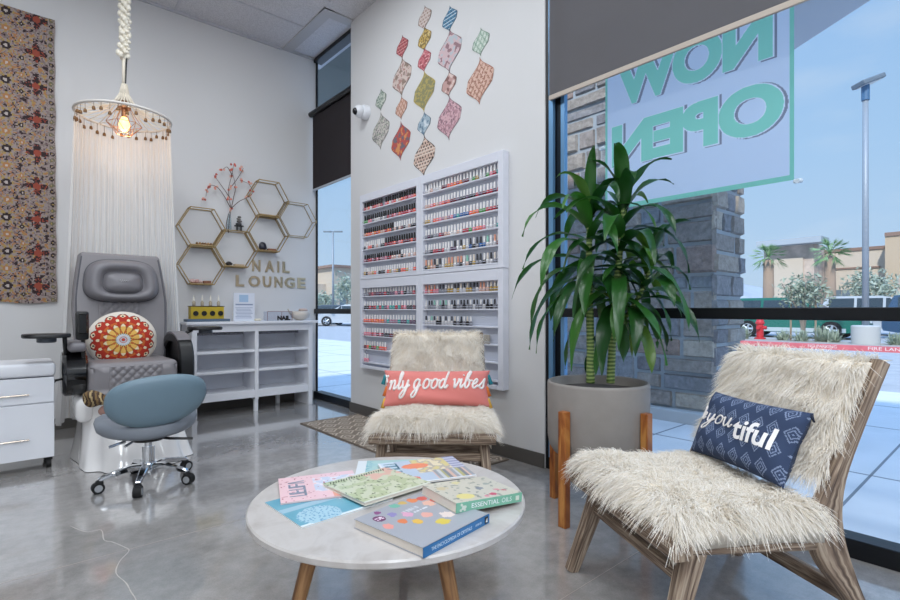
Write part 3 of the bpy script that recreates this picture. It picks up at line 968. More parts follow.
# ================================================================== BACK WALL
# tapestry
def cell_dist(u, v_, cx, cy): return math.hypot(u - cx, v_ - cy)
P_T = {k: lin(v_) for k, v_ in dict(bg='#9a8c89', bg2='#83766f', dk='#35292b', red='#97493a', org='#ab7a50', yel='#a98f56', mau='#806a6c', grn='#6f6b52', lt='#bdb1aa').items()}
def tapestry_col(x, z):
    """x metres from the right edge leftwards, z metres up"""
    n_ = noise.noise((x * 30, z * 30, 0))
    c = P_T['bg'] if hsh(round(x * 110), round(z * 110)) > .3 else P_T['bg2']
    if x < .055:                                  # small guilloche border
        f = (z / .058) % 1
        d = abs(x - .028) / .022
        if abs(f - .5) < .33 and .3 < d + abs(f - .5) < .8: return P_T['dk'] if int(z / .058) % 2 else P_T['grn']
        if d + abs(f - .5) < .25: return P_T['yel']
        return c
    zz = (z % .30) / .30 - .5
    # dark red cross flowers near the border
    dx, dz = (x - .135), zz * .30
    r = math.hypot(dx, dz); a_ = math.atan2(dz, dx)
    if r < .085 * (.30 + .70 * abs(math.cos(2 * a_)) ** 1.5):
        return P_T['red'] if r < .03 else (P_T['dk'] if hsh(round(x * 130), round(z * 130), 2) > .22 else P_T['red'])
    # large yellow and brown medallions further left
    for (cx, off, s) in ((.345, .0, 1), (.345, .5, .8), (.56, .25, 1), (.56, .75, .9), (.24, .25, .55), (.24, .75, .55), (.45, .25, .6), (.45, .75, .6)):
        q = ((z / .30 + off) % 1) - .5
        dx, dz = x - cx, q * .30
        r = math.hypot(dx, dz) / s; a_ = math.atan2(dz, dx)
        rr_ = .11 * (.72 + .28 * math.cos(6 * a_))
        if r < rr_:
            if r < .014: return P_T['lt']
            if r < .034: return P_T['dk'] if off in (0, .25) else P_T['org']
            if r < .06: return (P_T['yel'] if hsh(round(x * 115), round(z * 115), 7) > .25 else P_T['bg2']) if math.cos(6 * a_ + off * 6) > -.1 else P_T['bg']
            if r > rr_ - .016: return P_T['mau'] if hsh(round(x * 120), round(z * 120), 5) > .4 else P_T['dk']
            return P_T['org'] if math.cos(12 * a_) > .4 else P_T['bg']
    s = noise.noise((x * 34, z * 34, 3.3)) + .5 * noise.noise((x * 70, z * 70, 8.1))
    if s > .33: return P_T['dk']
    if s > .2: return P_T['mau']
    if s < -.42: return P_T['org']
    if s < -.3: return P_T['yel']
    return c
b = M()
TX1 = .308
def tap_pos(u, v_):
    x = -.62 + (TX1 + .62) * u + (.018 * (1 - v_) * u) + .004 * math.sin(v_ * 40)
    return (x, WY - .024 - .006 * math.sin(u * 9 + v_ * 3) - .004 * math.sin(v_ * 21), 1.165 + (3.76 - 1.165) * v_ + (.008 * math.sin(u * 14) if v_ == 0 else 0))
b.grid(105, 290, tap_pos, lambda u, v_: tapestry_col((1 - u) * .95, v_ * 2.595))
o0 = len(b.v)
b.c = P_T['bg2']
b.box(-.62, TX1, WY - .008, WY - .002, 1.19, 3.75)
tag(b.build('tapestry', painted('woven_wool', .95, .5, 300)), 'floral patterned tapestry in brown, orange and yellow hanging on the back wall', 'tapestry')

# hexagon shelves
SD = .238
hexes = [((1.545, 1.985), 'left upper'), ((1.545, 1.573), 'left lower'), ((1.902, 1.779), 'middle'), ((2.262, 2.392), 'top'), ((2.262, 1.980), 'centre right'), ((2.62, 2.187), 'right')]
hl_ = ['gold hexagon wall shelf holding a row of wood chips, above the one with pink salt', 'gold hexagon wall shelf nearest the small bottles, holding pink salt and a wood block', 'gold hexagon wall shelf under the blossom branch and stacked stones', 'empty gold hexagon wall shelf, the highest of the cluster', 'gold hexagon wall shelf holding the dark geode, just above the letters', 'thin empty gold hexagon wall frame nearest the slim corner window']
HD = .125
for i, ((hx, hz), nm) in enumerate(hexes):
    t = thing('hexagon_shelf', hl_[i], 'wall shelf', (hx, WY - .001, hz), 'gold hexagon wall shelves')
    def ring(y, r): return [V((hx + r * math.cos(PI * k / 3), y, hz + r * math.sin(PI * k / 3))) for k in range(6)]
    wr = .0055 if i != 5 else .004
    rad = SD - .008
    for y, nm2 in ((WY - HD, 'front_frame'), (WY - .008, 'back_frame')):
        b = M(); b.tube(ring(y, rad), wr, flat=(wr * 2, wr * 2), closed=True, up=(0, 1, 0)); b.build(nm2, m_gold, t)
    b = M()
    for q0, q1 in zip(ring(WY - HD, rad), ring(WY - .008, rad)): b.tube([q0, q1], wr, flat=(wr * 1.7, wr * 1.7))
    b.build('depth_bars', m_gold, t)
    if i != 5:
        hw = rad / 2 - .004
        b = M(); b.box(hx - hw, hx + hw, WY - HD, WY - .006, hz - rad * .866 + .006, hz - rad * .866 + .0105); b.build('shelf_plate', wood('oak_plate', '#a98a60', '#c2a478', '#d4ba90', .5, 5, 40), t)
def hexfloor(i): return hexes[i][0][1] - (SD - .008) * .866 + .0108
def crystal(name, label, cat, x, y, z, r, col, seed, sc=(1, 1, 1), rough=.4, group=None):
    bm = bmesh.new(); bmesh.ops.create_icosphere(bm, subdivisions=2, radius=r)
    for v in bm.verts:
        v.co *= 1 + .35 * noise.noise(v.co * (3 / r) * .4 + V((seed, 0, 0)))
        v.co = V((v.co.x * sc[0], v.co.y * sc[1], v.co.z * sc[2]))
    zm = min(v.co.z for v in bm.verts)
    for v in bm.verts: v.co += V((x, y, z - zm))
    b = M().bm(bm)
    return tag(b.build(name, mat('stone_' + col.strip('#'), col, rough, var=.2, vscale=30)), label, cat, group)
yc = WY - .065
for k, dx in enumerate((-.04, -.012, .016, .044, .072, .098)):
    crystal('wood_chip', ['tiny brown wood chip, leftmost of the row in the left upper hexagon', 'tiny brown wood chip, second from left in the left upper hexagon', 'tiny brown wood chip, third from left in the left upper hexagon', 'tiny brown wood chip, fourth from left in the left upper hexagon', 'tiny brown wood chip, fifth from left in the left upper hexagon', 'tiny brown wood chip, rightmost of the row in the left upper hexagon'][k], 'wood chip', 1.545 + dx, yc, hexfloor(0), .014, ['#8d6a42', '#a27c4c', '#7e5c3a'][k % 3], k, (1, 1, 1.1), .6, 'wood chips in the left upper hexagon')
for k, (dx, r) in enumerate(((-.085, .03), (-.045, .028), (-.01, .024))):
    crystal('salt_crystal', ['pale pink salt lump, leftmost in the left lower hexagon', 'pale pink salt lump, middle one in the left lower hexagon', 'pale pink salt lump beside the wood block in the left lower hexagon'][k], 'crystal', 1.545 + dx, yc, hexfloor(1), r, ['#d6b3ae', '#c99f9c', '#dcc2bd'][k], 10 + k, (1.1, 1, .8), .5, 'pink salt lumps')
b = M(); b.box(1.565, 1.64, yc - .03, yc + .02, hexfloor(1), hexfloor(1) + .03, .005); tag(b.build('wood_block', mat('reddish_wood', '#8c5f48', .6, var=.2, vscale=40)), 'small reddish wood block beside the pink salt in the left lower hexagon', 'block')
crystal('dark_crystal', 'small black crystal cluster at left in the middle hexagon', 'crystal', 1.83, yc, hexfloor(2), .028, '#2d2a2b', 15, (1.2, 1, .9))
b = M(); b.box(1.885, 1.99, yc - .035, yc + .03, hexfloor(2), hexfloor(2) + .022, .004); tag(b.build('wood_slice', mat('pale_wood', '#c2ab8d', .6, var=.15, vscale=40)), 'flat pale wood slab at right in the middle hexagon', 'block')
crystal('geode', 'dark blue-black geode standing in the hexagon above the letters', 'crystal', 2.205, yc, hexfloor(4), .05, '#232432', 17, (.9, .8, 1.0), .3)
b = M(); b.box(2.26, 2.355, yc - .03, yc + .02, hexfloor(4), hexfloor(4) + .025, .006); tag(b.build('wood_slice', mat('reddish_wood', '#8c5f48', .6, var=.2, vscale=40)), 'brown wood slab right of the dark geode', 'block')

# vase with blossom branch, stacked stones on top of the middle hexagon
vz = hexes[2][0][1] + SD * .866 + .004
vx = on(229.2, 233, 'Y', WY - .065).x
va = thing('bud_vase', 'slim clear glass vase holding the blossom branch on the middle hexagon', 'vase', (vx, yc, vz))
b = M(); b.lathe([(.020, 0), (.024, .01), (.022, .1), (.016, .17), (.018, .175), (.013, .17), (.019, .1), (.02, .014), (.0, .012)], (vx, yc, vz), 18, cap=False); b.build('glass_body', glass_mat('vase_glass', (.90, .94, .96), 1.2), va, True)
br = thing('blossom_branch', 'dry twig with coral blossoms standing in the glass vase on the hexagon shelf', 'branch', (vx, yc, vz + .02))
m_twig = mat('dark_twig', '#5a4038', .8)
def bp(px, py): return on(px, py, 'Y', yc)
stems = [
    [(228, 233), (229.5, 220), (231, 208), (229.5, 198), (228.5, 188), (231, 176), (232.5, 165)],
    [(231, 208), (224, 196), (217, 188), (210, 186), (206, 190), (205, 197)],
    [(231, 208), (238, 202), (246, 198), (252, 193), (249, 184), (240, 180)],
    [(229.5, 198), (222, 186), (215, 176)],
    [(228.5, 190), (235, 182), (241, 172), (242, 169)],
    [(231, 176), (226, 168), (222, 170)],
    [(231, 208), (234, 196), (236, 186), (232, 170)],
    [(229, 232), (226, 226), (228, 214), (231, 208)],
]
b = M()
for i, s in enumerate(stems):
    pts = spline([bp(*q) + V((0, .03 * math.sin(i * 2.1 + k * .7) - .015, 0)) for k, q in enumerate(s)], 4)
    b.tube(pts, [.0045 - .0028 * k / len(pts) for k in range(len(pts))], 5)
b.build('twigs', m_twig, br)
b = M()
rr = random.Random(12)
pal = ['#d9806c', '#e2a08c', '#cf6a5c', '#e8b6a2', '#b95a50']
for s in stems[:7]:
    for (qx, qy) in s[2:]:
        for k in range(3):
            c = bp(qx + rr.uniform(-2.6, 2.6), qy + rr.uniform(-2.4, 2.4)) + V((0, rr.uniform(-.02, .02), 0))
            b.c = lin(rr.choice(pal))
            for pz in range(5):
                a_ = 2 * PI * pz / 5
                b.ball(c + V((.007 * math.cos(a_), 0, .007 * math.sin(a_))), .0068, 6, 4, (1, .6, 1))
b.c = (1, 1, 1)
b.build('blossoms', painted('petal', .8), br)
cx_ = on(239, 230, 'Y', yc).x
st = thing('stone_stand', 'small black stand carrying the stack of grey pebbles on the middle hexagon', 'stand', (cx_, yc, vz))
b = M()
for k in range(4):
    b.tube([(cx_ + .03 * math.cos(PI / 4 + k * PI / 2), yc + .03 * math.sin(PI / 4 + k * PI / 2), vz), (cx_ + .03 * math.cos(PI / 4 + k * PI / 2), yc + .03 * math.sin(PI / 4 + k * PI / 2), vz + .05)], .005, 6)
b.build('stand_legs', m_black, st)
b = M(); b.lathe([(.05, .05), (.05, .058)], (cx_, yc, vz), 18); b.build('stand_top', m_black, st)
zz = vz + .0585
for k, (r, sc, c, lb) in enumerate(((.034, (1, 1, .5), '#5a5a5c', 'largest grey pebble at the bottom of the stone stack'), (.03, (1, 1, .5), '#6f6b68', 'second pebble from the bottom of the stone stack'), (.025, (1, 1, .5), '#8a857f', 'third pebble from the bottom of the stone stack'), (.021, (1, 1, .5), '#77746f', 'smallest grey pebble on top of the stone stack'))):
    b = M(); b.ball((cx_ + (.004 if k % 2 else -.003), yc, zz + r * sc[2]), r, 14, 8, sc); zz += r * sc[2] * 2 - .001
    tag(b.build('pebble', mat('pebble_' + c[1:], c, .7, var=.15, vscale=60), smooth=True), lb, 'stone', 'stacked pebbles')

# NAIL LOUNGE letters
m_mir = mat('gold_mirror', '#d6c3a2', .28, metal=.9)
def wall_letter(ch, x0, x1, zlo, zhi, label):
    b = M(); put_text(b, ch, (x0, WY - .001, zlo), (1, 0, 0), (0, 0, 1), x1 - x0, zhi - zlo, thick=.012, offset=.03)
    o = b.build('wall_letter', m_mir)
    tag(o, label, 'letter', 'gold letters on the back wall')
def px_x(px, py=270): return on(px, py, 'Y', WY).x
z0, z1 = on(270, 272.2, 'Y', WY).z, on(270, 260.8, 'Y', WY).z
for ch, a_, c_, lb in (('N', 252.0, 260.2, 'gold letter N starting the upper word beneath the hexagons'), ('A', 264.8, 274.2, 'gold letter A in the upper wall word'), ('I', 277.2, 278.9, 'slim gold letter I in the upper wall word'), ('L', 282.4, 289.4, 'gold letter L ending the upper wall word')):
    wall_letter(ch, px_x(a_), px_x(c_), z0, z1, lb)
z0, z1 = on(270, 287.4, 'Y', WY).z, on(270, 276.5, 'Y', WY).z
for ch, a_, c_, lb in (('L', 235.6, 244, 'gold letter L starting the lower wall word'), ('O', 248.4, 260, 'first gold letter O, beside the L of the lower wall word'), ('U', 262.6, 271, 'gold letter U in the lower wall word'), ('N', 274.3, 282.2, 'gold letter N between U and G in the lower wall word'), ('G', 284.4, 294.6, 'gold letter G in the lower wall word'), ('E', 297.4, 305.2, 'gold letter E ending the lower wall word')):
    wall_letter(ch, px_x(a_), px_x(c_), z0, z1, lb)

# ---------------------------------------------------------------- credenza
CY_F, CXL, CXR, CT = 5.50, 1.37, 2.665, .98
cr_ = thing('open_bookcase', 'low white open bookcase with two bays of shelves under the gold letters', 'bookcase', ((CXL + CXR) / 2, 5.69, 0))
b = M(); b.box(CXL - .06, CXR + .05, CY_F - .04, WY - .005, CT - .03, CT, .006); b.build('top', m_white, cr_)
b = M(); b.box(CXL + .05, CXR - .05, CY_F, CY_F + .02, CT - .11, CT - .03, .002); b.build('frieze', m_white, cr_)
for x in (CXL, CXR - .05):
    b = M(); b.box(x, x + .05, CY_F, WY - .01, 0, CT - .03, .004); b.build('side_panel', m_white, cr_)
XM = 2.018
b = M(); b.box(XM - .02, XM + .02, CY_F + .002, WY - .02, .13, CT - .03, .003); b.build('divider', m_white, cr_)
b = M(); b.box(CXL + .05, CXR - .05, WY - .02, WY - .012, .13, CT - .03); b.build('back_panel', mat('white_back_panel', '#d9dce4', .5), cr_)
for z in (.665, .455):
    for x0, x1 in ((CXL + .05, XM - .02), (XM + .02, CXR - .05)):
        b = M(); b.box(x0, x1, CY_F + .015, WY - .02, z - .02, z + .008, .003); b.build('shelf', m_white, cr_)
b = M(); b.box(CXL + .05, CXR - .05, CY_F + .004, WY - .02, .155, .235, .003); b.build('bottom_rail', m_white, cr_)
b = M(); b.box(XM - .02, XM + .02, CY_F + .02, CY_F + .06, 0, .16, .003); b.build('leg', m_white, cr_)
b = M(); b.box(CXR - .3, CXR - .26, WY - .08, WY - .04, 0, .16, .003); b.build('leg', m_white, cr_)
m_garl = mat('dark_speckle', '#5d5d66', .8, var=.7, vscale=90)
for x0, x1 in ((CXL + .06, XM - .13), (XM + .03, CXR - .16)):
    b = M(); b.box(x0, x1, CY_F + .03, CY_F + .045, CT - .142, CT - .108, .003); b.build('label_strip', m_garl, cr_)

# things on the bookcase
yb = 5.62
bx0, bx1 = on(188.5, 318, 'Y', yb).x, on(222.5, 318, 'Y', yb).x
m_yel = mat('yellow_card', '#c3a72a', .5)
db = thing('display_box', 'yellow display box with black discs on a blue tray, left end of the bookcase', 'display', ((bx0 + bx1) / 2, yb, CT))
b = M(); b.box(bx0 - .03, bx1 + .05, yb - .09, yb + .07, CT, CT + .028, .003); b.build('tray', mat('slate_tray', '#56687c', .5), db)
b = M(); b.box(bx0 + .01, bx1, yb - .05, yb + .05, CT + .028, CT + .155, .003); b.build('carton', m_yel, db)
for k in range(4):
    x = bx0 + .055 + k * (bx1 - bx0 - .09) / 3
    b = M(); b.tube([(x, yb - .052, CT + .085), (x, yb - .058, CT + .085)], .026, 16); b.build('disc_print', m_black, db)
b = M(); b.box(bx0 + .005, bx1 + .005, yb - .055, yb + .055, CT + .155, CT + .162); b.build('lid_edge', mat('black_edge', '#2a2722', .5), db)
for k in range(4):
    x = bx0 + .05 + k * (bx1 - bx0 - .09) / 3
    t = thing('dropper_bottle', ['tiny clear dropper bottle, leftmost on the yellow box', 'tiny clear dropper bottle, second from left on the yellow box', 'tiny clear dropper bottle, third from left on the yellow box', 'tiny clear dropper bottle, rightmost on the yellow box'][k], 'bottle', (x, yb, CT + .162), 'dropper bottles on the yellow box')
    b = M(); b.lathe([(.014, 0), (.016, .004), (.016, .04), (.008, .05), (.008, .055)], (x, yb, CT + .162), 12); b.build('glass_body', mat('champagne_glass', '#b9ac96', .2), t, 40)
    b = M(); b.lathe([(.010, .055), (.010, .08), (.006, .085), (.005, .11), (.0, .113)], (x, yb, CT + .162), 10); b.build('cap', mat('cream_cap', '#e6e0d4', .4), t, 40)
sx0, sx1 = on(233.5, 305, 'Y', 5.68).x, on(254.5, 305, 'Y', 5.68).x
sg = thing('menu_sign', 'clear acrylic menu sign with grey text standing on the bookcase top', 'sign', ((sx0 + sx1) / 2, 5.68, CT))
szt = on(244, 293, 'Y', 5.68).z
b = M(); b.box(sx0, sx1, 5.677, 5.683, CT + .002, szt); b.build('sheet', mat('sign_paper', '#dfe3ee', .3), sg)
b = M(); b.box(sx0, sx1, 5.64, 5.70, CT, CT + .006, .002); b.build('foot', mat('clear_white_plastic', '#dfe6ee', .3), sg)
b = M(); b.box(sx0 + .06, sx1 - .07, 5.6755, 5.678, szt - .10, szt - .02); b.build('picture', mat('sky_blue_print', '#a9c4e0', .5), sg)
b = M(); b.box(sx0 + .02, sx1 - .02, 5.6755, 5.678, szt - .135, szt - .12)
for k in range(8):
    b.box(sx0 + .02 + .006 * (k % 3), sx1 - .02 - .008 * ((k * 7) % 4), 5.6755, 5.678, szt - .165 - k * .016, szt - .16 - k * .016)
b.build('text_lines', mat('grey_blue_print', '#8f9bb5', .6), sg)
nx0, nx1 = on(265.5, 318, 'Y', yb).x, on(290, 318, 'Y', yb).x
nb = thing('sign_box', 'small clear acrylic box with brown rim and black lettering on the bookcase top', 'box', ((nx0 + nx1) / 2, yb, CT))
nzt = on(278, 311.5, 'Y', yb).z
b = M(); b.box(nx0, nx1, yb - .06, yb + .06, CT, nzt, .002); b.build('clear_box', glass_mat('acrylic', (.86, .88, .93), 1.2), nb)
b = M()
for (q0, q1) in (((nx0, CT + .002), (nx0, nzt)), ((nx0, nzt), (nx1, nzt)), ((nx1, nzt), (nx1, CT + .002)), (((nx0 + nx1) / 2 + .02, CT + .002), ((nx0 + nx1) / 2 + .02, nzt))):
    b.tube([(q0[0], yb - .061, q0[1]), (q1[0], yb - .061, q1[1])], .003, 6)
b.build('rim', mat('rose_brown_rim', '#8c6d68', .4), nb)
b = M(); put_text(b, 'NAIL', (nx0 + .11, yb - .0605, CT + .004), (1, 0, 0), (0, 0, 1), .15, .052, thick=.004, offset=.06); b.build('lettering', m_black, nb)
b = M(); b.box(on(254.5, 320, 'Y', yb).x, on(260.5, 320, 'Y', yb).x, yb - .03, yb + .03, CT, CT + .025, .01); tag(b.build('soap_bar', mat('cream_soap', '#e4dcc8', .4)), 'small cream soap bar between the menu sign and the acrylic box', 'soap')
gx = on(300, 315, 'Y', yb).x
gv = thing('gravy_bowl', 'cream ceramic bowl with a spout, right end of the bookcase top', 'bowl', (gx, yb, CT))
m_cer = mat('cream_ceramic', '#d2cac0', .35)
b = M(); b.lathe([(.04, 0), (.045, .005), (.10, .035), (.112, .07), (.105, .095), (.085, .108), (.079, .104), (.1, .07), (.0, .03)], (gx, yb, CT), 28, cap=False); b.build('body', m_cer, gv, True)
b = M(); b.tube(spline([(gx - .1, yb, CT + .07), (gx - .13, yb, CT + .1), (gx - .145, yb, CT + .135)], 4), [.018, .016, .015, .014, .012, .011, .01, .009, .008], 8); b.build('spout', m_cer, gv, True)
b = M(); b.lathe([(.05, .105), (.055, .12), (.045, .135), (.0, .14)], (gx + .04, yb, CT), 20); b.build('folded_cloth', mat('pink_beige_cloth', '#cdb8b0', .8), gv, True)

# ================================================================== RIGHT WALL
# security camera
cp_ = on(367, 113, 'X', WX)
sc_ = thing('security_camera', 'small white dome security camera with a black lens on the right wall', 'camera', (WX, cp_.y, cp_.z))
b = M(); b.tube([(WX - .001, cp_.y, cp_.z), (WX - .05, cp_.y, cp_.z), (WX - .065, cp_.y, cp_.z)], [.075, .073, .06], 24); b.build('base', m_white, sc_, 40)
b = M(); b.ball((WX - .085, cp_.y + .01, cp_.z), .062, 20, 12); b.build('ball', m_white, sc_, True)
b = M(); b.ball((WX - .125, cp_.y + .01, cp_.z - .01), .037, 18, 10); b.build('lens', mat('black_glass', '#0a0a0b', .08), sc_, True)

# ogee wall decals
def decal(y, z, w, h, bg, fg, fg2, pat, rim, label):
    b = M()
    rows, n = 40, 20
    def hw(s):   # half width along s 0..1 (bottom..top): pointed ogee
        q = math.sin(PI * s)
        return (w / 2) * min(1, 1.12 * max(0, q) ** 2.0) + .0015
    def skew(s): return .06 * w * math.sin(2 * PI * s)
    BG, FG, F2, RM = [mixc(lin(q_), (sum(lin(q_)) / 3 * .8,) * 3, .22) for q_ in (bg, fg, fg2, rim)]
    def pos(u, v_):
        return (WX - .0022, y + skew(v_) + (u * 2 - 1) * hw(v_), z + (v_ - .5) * h)
    def colr(u, v_):
        a_ = abs(u * 2 - 1) * hw(v_); e = hw(v_) - a_
        if e < .007 or hw(v_) < .012: return RM
        yy = (u * 2 - 1) * hw(v_) + skew(v_); zz = (v_ - .5) * h
        if pat == 'dots':
            return FG if hsh(round(yy / .014), round(zz / .014), y) > .62 else (F2 if hsh(round(yy / .014), round(zz / .014), 4) > .75 else BG)
        if pat == 'scale':
            r_ = round(zz / .03); q = (yy / .04 + (r_ % 2) * .5) % 1
            f = (zz / .03 + .5) % 1
            return FG if abs(q - .5) < .22 and f < .55 else (F2 if f > .8 else BG)
        if pat == 'net':
            q = (yy / .05 + zz / .07) % 1; p_ = (yy / .05 - zz / .07) % 1
            return FG if min(q, p_) < .2 else (F2 if abs(q - .6) < .1 and abs(p_ - .6) < .1 else BG)
        if pat == 'flower':
            s = noise.noise((yy * 28, zz * 28, y * 7))
            return FG if s > .22 else (F2 if s < -.25 else BG)
        return FG if noise.noise((yy * 50, zz * 50, z * 7)) > .12 else BG
    b.grid(n, rows, pos, colr)
    o = b.build('wall_decal', painted('vinyl_print', .6))
    md = o.modifiers.new('thickness', 'SOLIDIFY'); md.thickness = .002; md.offset = -1
    tag(o, label, 'wall decal', 'ogee wall decals')
LW, LH, SW_, SH_ = .29, .37, .155, .20
dec = [
 (381.2, 100, 0, '#b9c2b4', '#7f9486', '#d8d8cc', 'dots', '#6f7a70', 'small grey-green ogee decal, top of the shortest string by the camera'),
 (381.0, 131, 1, '#cfc6be', '#8d8a88', '#a9b09c', 'dots', '#8b8580', 'large pale grey dotted ogee decal nearest the security camera'),
 (402.5, 47, 0, '#c75a5f', '#8f2f3b', '#e3a3a0', 'scale', '#8a2e38', 'small crimson ogee decal heading the second string'),
 (402.2, 77, 1, '#d8c2b8', '#9b8072', '#b98a80', 'flower', '#7a6a60', 'large beige floral ogee decal in the second string'),
 (401.6, 108, 0, '#dcae98', '#b77a60', '#e7cdbf', 'net', '#a06a58', 'small peach net ogee decal in the second string'),
 (401.0, 141, 1, '#c2453f', '#6e6a78', '#e0903f', 'flower', '#a8382f', 'large red floral ogee decal ending the second string'),
 (425, 18, 0, '#d3bdb4', '#a98878', '#e4d6cf', 'scale', '#8d7468', 'small dusty-beige ogee decal heading the third string'),
 (424.8, 39, 0, '#cfa93f', '#8e7430', '#e4cd84', 'dots', '#8a6d2a', 'small mustard yellow ogee decal in the third string'),
 (424.5, 60, 0, '#d8707a', '#b2404f', '#ecb0b0', 'dots', '#a84350', 'small rose red ogee decal in the third string'),
 (424.4, 91.5, 1, '#8f8a5a', '#b7a44e', '#5c6a62', 'fine', '#c0a63a', 'large olive ogee decal with a yellow rim in the third string'),
 (424.3, 124, 0, '#9fb6c6', '#5f7f98', '#d2dbe0', 'flower', '#5c7488', 'small blue-grey floral ogee decal in the third string'),
 (424.4, 156, 1, '#d9b6a2', '#4a3430', '#e8d3c4', 'scale', '#4a3a36', 'large peach and black ogee decal ending the third string'),
 (450, 19, 0, '#2f7fa6', '#155a80', '#d5e6ee', 'scale', '#1c5d80', 'small deep blue ogee decal heading the fourth string'),
 (449.8, 51, 1, '#d5b3b8', '#9b6f78', '#b7c0c8', 'flower', '#84646a', 'large dusty pink floral ogee decal in the fourth string'),
 (449.2, 84, 0, '#c99a92', '#8d5e58', '#e2c8c0', 'flower', '#7c5650', 'small brown-pink ogee decal in the fourth string'),
 (449.4, 118, 1, '#d9a9b2', '#b98390', '#8d6a78', 'dots', '#8c6672', 'large rose pink dotted ogee decal ending the fourth string'),
 (481, 42, 0, '#c3d2c4', '#86a890', '#dfe6dc', 'net', '#7c9482', 'small mint green net ogee decal heading the rightmost string'),
 (480, 81, 1, '#dcae98', '#a86a52', '#e6c4b4', 'net', '#b06a50', 'large peach net ogee decal ending the rightmost string'),
]
for (px, py, big, bg, fg, f2, pat, rim, lb) in dec:
    q = on(px, py, 'X', WX)
    sc = 1.0 if big else 1.0
    decal(q.y, q.z, LW if big else SW_ * 1.15, LH if big else SH_ * 1.1, bg, fg, f2, pat, rim, lb)

# polish racks
RX = WX - .066
racks = [('upper left', 3.60, 4.52, 3.555, 4.565, 1.412, 2.282), ('upper right', 2.597, 3.505, 2.545, 3.553, 1.412, 2.282), ('lower left', 3.60, 4.52, 3.555, 4.565, .505, 1.408), ('lower right', 2.597, 3.505, 2.545, 3.553, .505, 1.408)]
rack_lab = {'upper left': 'white wall rack whose bottles mostly have black caps, upper one nearer the slim window', 'upper right': 'white wall rack packed with white-capped bottles, upper one nearer the plant', 'lower left': 'white wall rack of short dark bottles, lower one nearer the slim window', 'lower right': 'half-empty white wall rack with three filled rows, lower one behind the fluffy chair'}
m_rack = mat('rack_white', '#dcdee8', .45)
shelf_z = {'upper': [2.118 - .1325 * k for k in range(6)], 'lower': [1.244 - .1345 * k for k in range(6)]}
for nm, ya, yb_, oa, ob, z0, z1 in racks:
    t = thing('polish_rack', rack_lab[nm], 'wall rack', (WX, (oa + ob) / 2, z0), 'white nail polish racks')
    zi = z1 - .075 if 'upper' in nm else z1 - .085
    zb = z0 + .03
    b = M(); b.box(WX - .012, WX - .001, oa + .01, ob - .01, z0 + .01, z1 - .01); b.build('back_panel', mat('rack_back', '#c9cedb', .5), t)
    b = M()
    b.box(RX, WX - .002, oa, ya, z0, z1, .003); b.box(RX, WX - .002, yb_, ob, z0, z1, .003); b.box(RX, WX - .002, ya, yb_, zi, z1, .003); b.box(RX, WX - .002, ya, yb_, z0, zb, .003)
    b.build('frame', m_rack, t)
    for z in shelf_z[nm.split()[0]]:
        b = M(); b.box(RX + .006, WX - .012, ya, yb_, z - .01, z); b.build('shelf', m_rack, t)
        b = M(); b.tube([(RX + .004, ya, z + .016), (RX + .004, yb_, z + .016)], .0022, 5); b.build('guard_rail', mat('clear_rail', '#bfc3d0', .2), t)

pol = {'red': '#b32638', 'pink': '#e08a9a', 'coral': '#ec6f5e', 'orange': '#ee7a33', 'nude': '#d9b3a5', 'wine': '#6f1f30', 'plum': '#5d3a58', 'blue': '#2b5f9e', 'teal': '#2f9a94', 'green': '#4f9a4e', 'black': '#242226', 'grey': '#8a8a92', 'white': '#e9e4e2', 'gold': '#b89a5a', 'mauve': '#a77a8c', 'clear': '#d5d2d4'}
caps = {'white': ('#eceaea', .35), 'black': ('#0e0d10', .3), 'cream': ('#e3d8cc', .4), 'peach': ('#e0a088', .4), 'charcoal': ('#3a3a40', .4), 'mint': ('#8cc4b0', .4)}
_bm = {}
def bottle_mesh(pc, cc, short=False):
    key = (pc, cc, short)
    if key in _bm: return _bm[key]
    gm = mat('polish_' + pc, pol[pc], .12, coat=.5); cm = mat('cap_' + cc, caps[cc][0], caps[cc][1])
    b = M()
    if short:
        b.k = 0; b.lathe([(.012, 0), (.0145, .003), (.0145, .03), (.008, .036)], n=10)
        b.k = 1; b.lathe([(.0075, .036), (.0068, .072), (.004, .0735)], n=8)
    else:
        b.k = 0; b.lathe([(.0125, 0), (.015, .003), (.0152, .026), (.009, .034)], n=10)
        b.k = 1; b.lathe([(.0092, .034), (.0085, .082), (.006, .084)], n=10)
    o = b.build('nail_polish_bottle', [gm, cm], None, 40)
    _bm[key] = o.data
    bpy.data.objects.remove(o)
    return _bm[key]
ordn = ['first', 'second', 'third', 'fourth', 'fifth', 'sixth', 'seventh', 'eighth', 'ninth', 'tenth', 'eleventh', 'twelfth', 'thirteenth', 'fourteenth', 'fifteenth', 'sixteenth', 'seventeenth', 'eighteenth', 'nineteenth', 'twentieth', 'twenty-first', 'twenty-second', 'twenty-third', 'twenty-fourth']
srow = ['top', 'second', 'third', 'fourth', 'fifth', 'bottom']
def seq(spec, n):
    """spec: list of (count, [colours])"""
    out = []
    for c, opts in spec:
        for k in range(c): out.append(opts[int(hsh(k, len(out), n) * len(opts))])
    return out[:n] + [out[-1]] * max(0, n - len(out))
rows = []
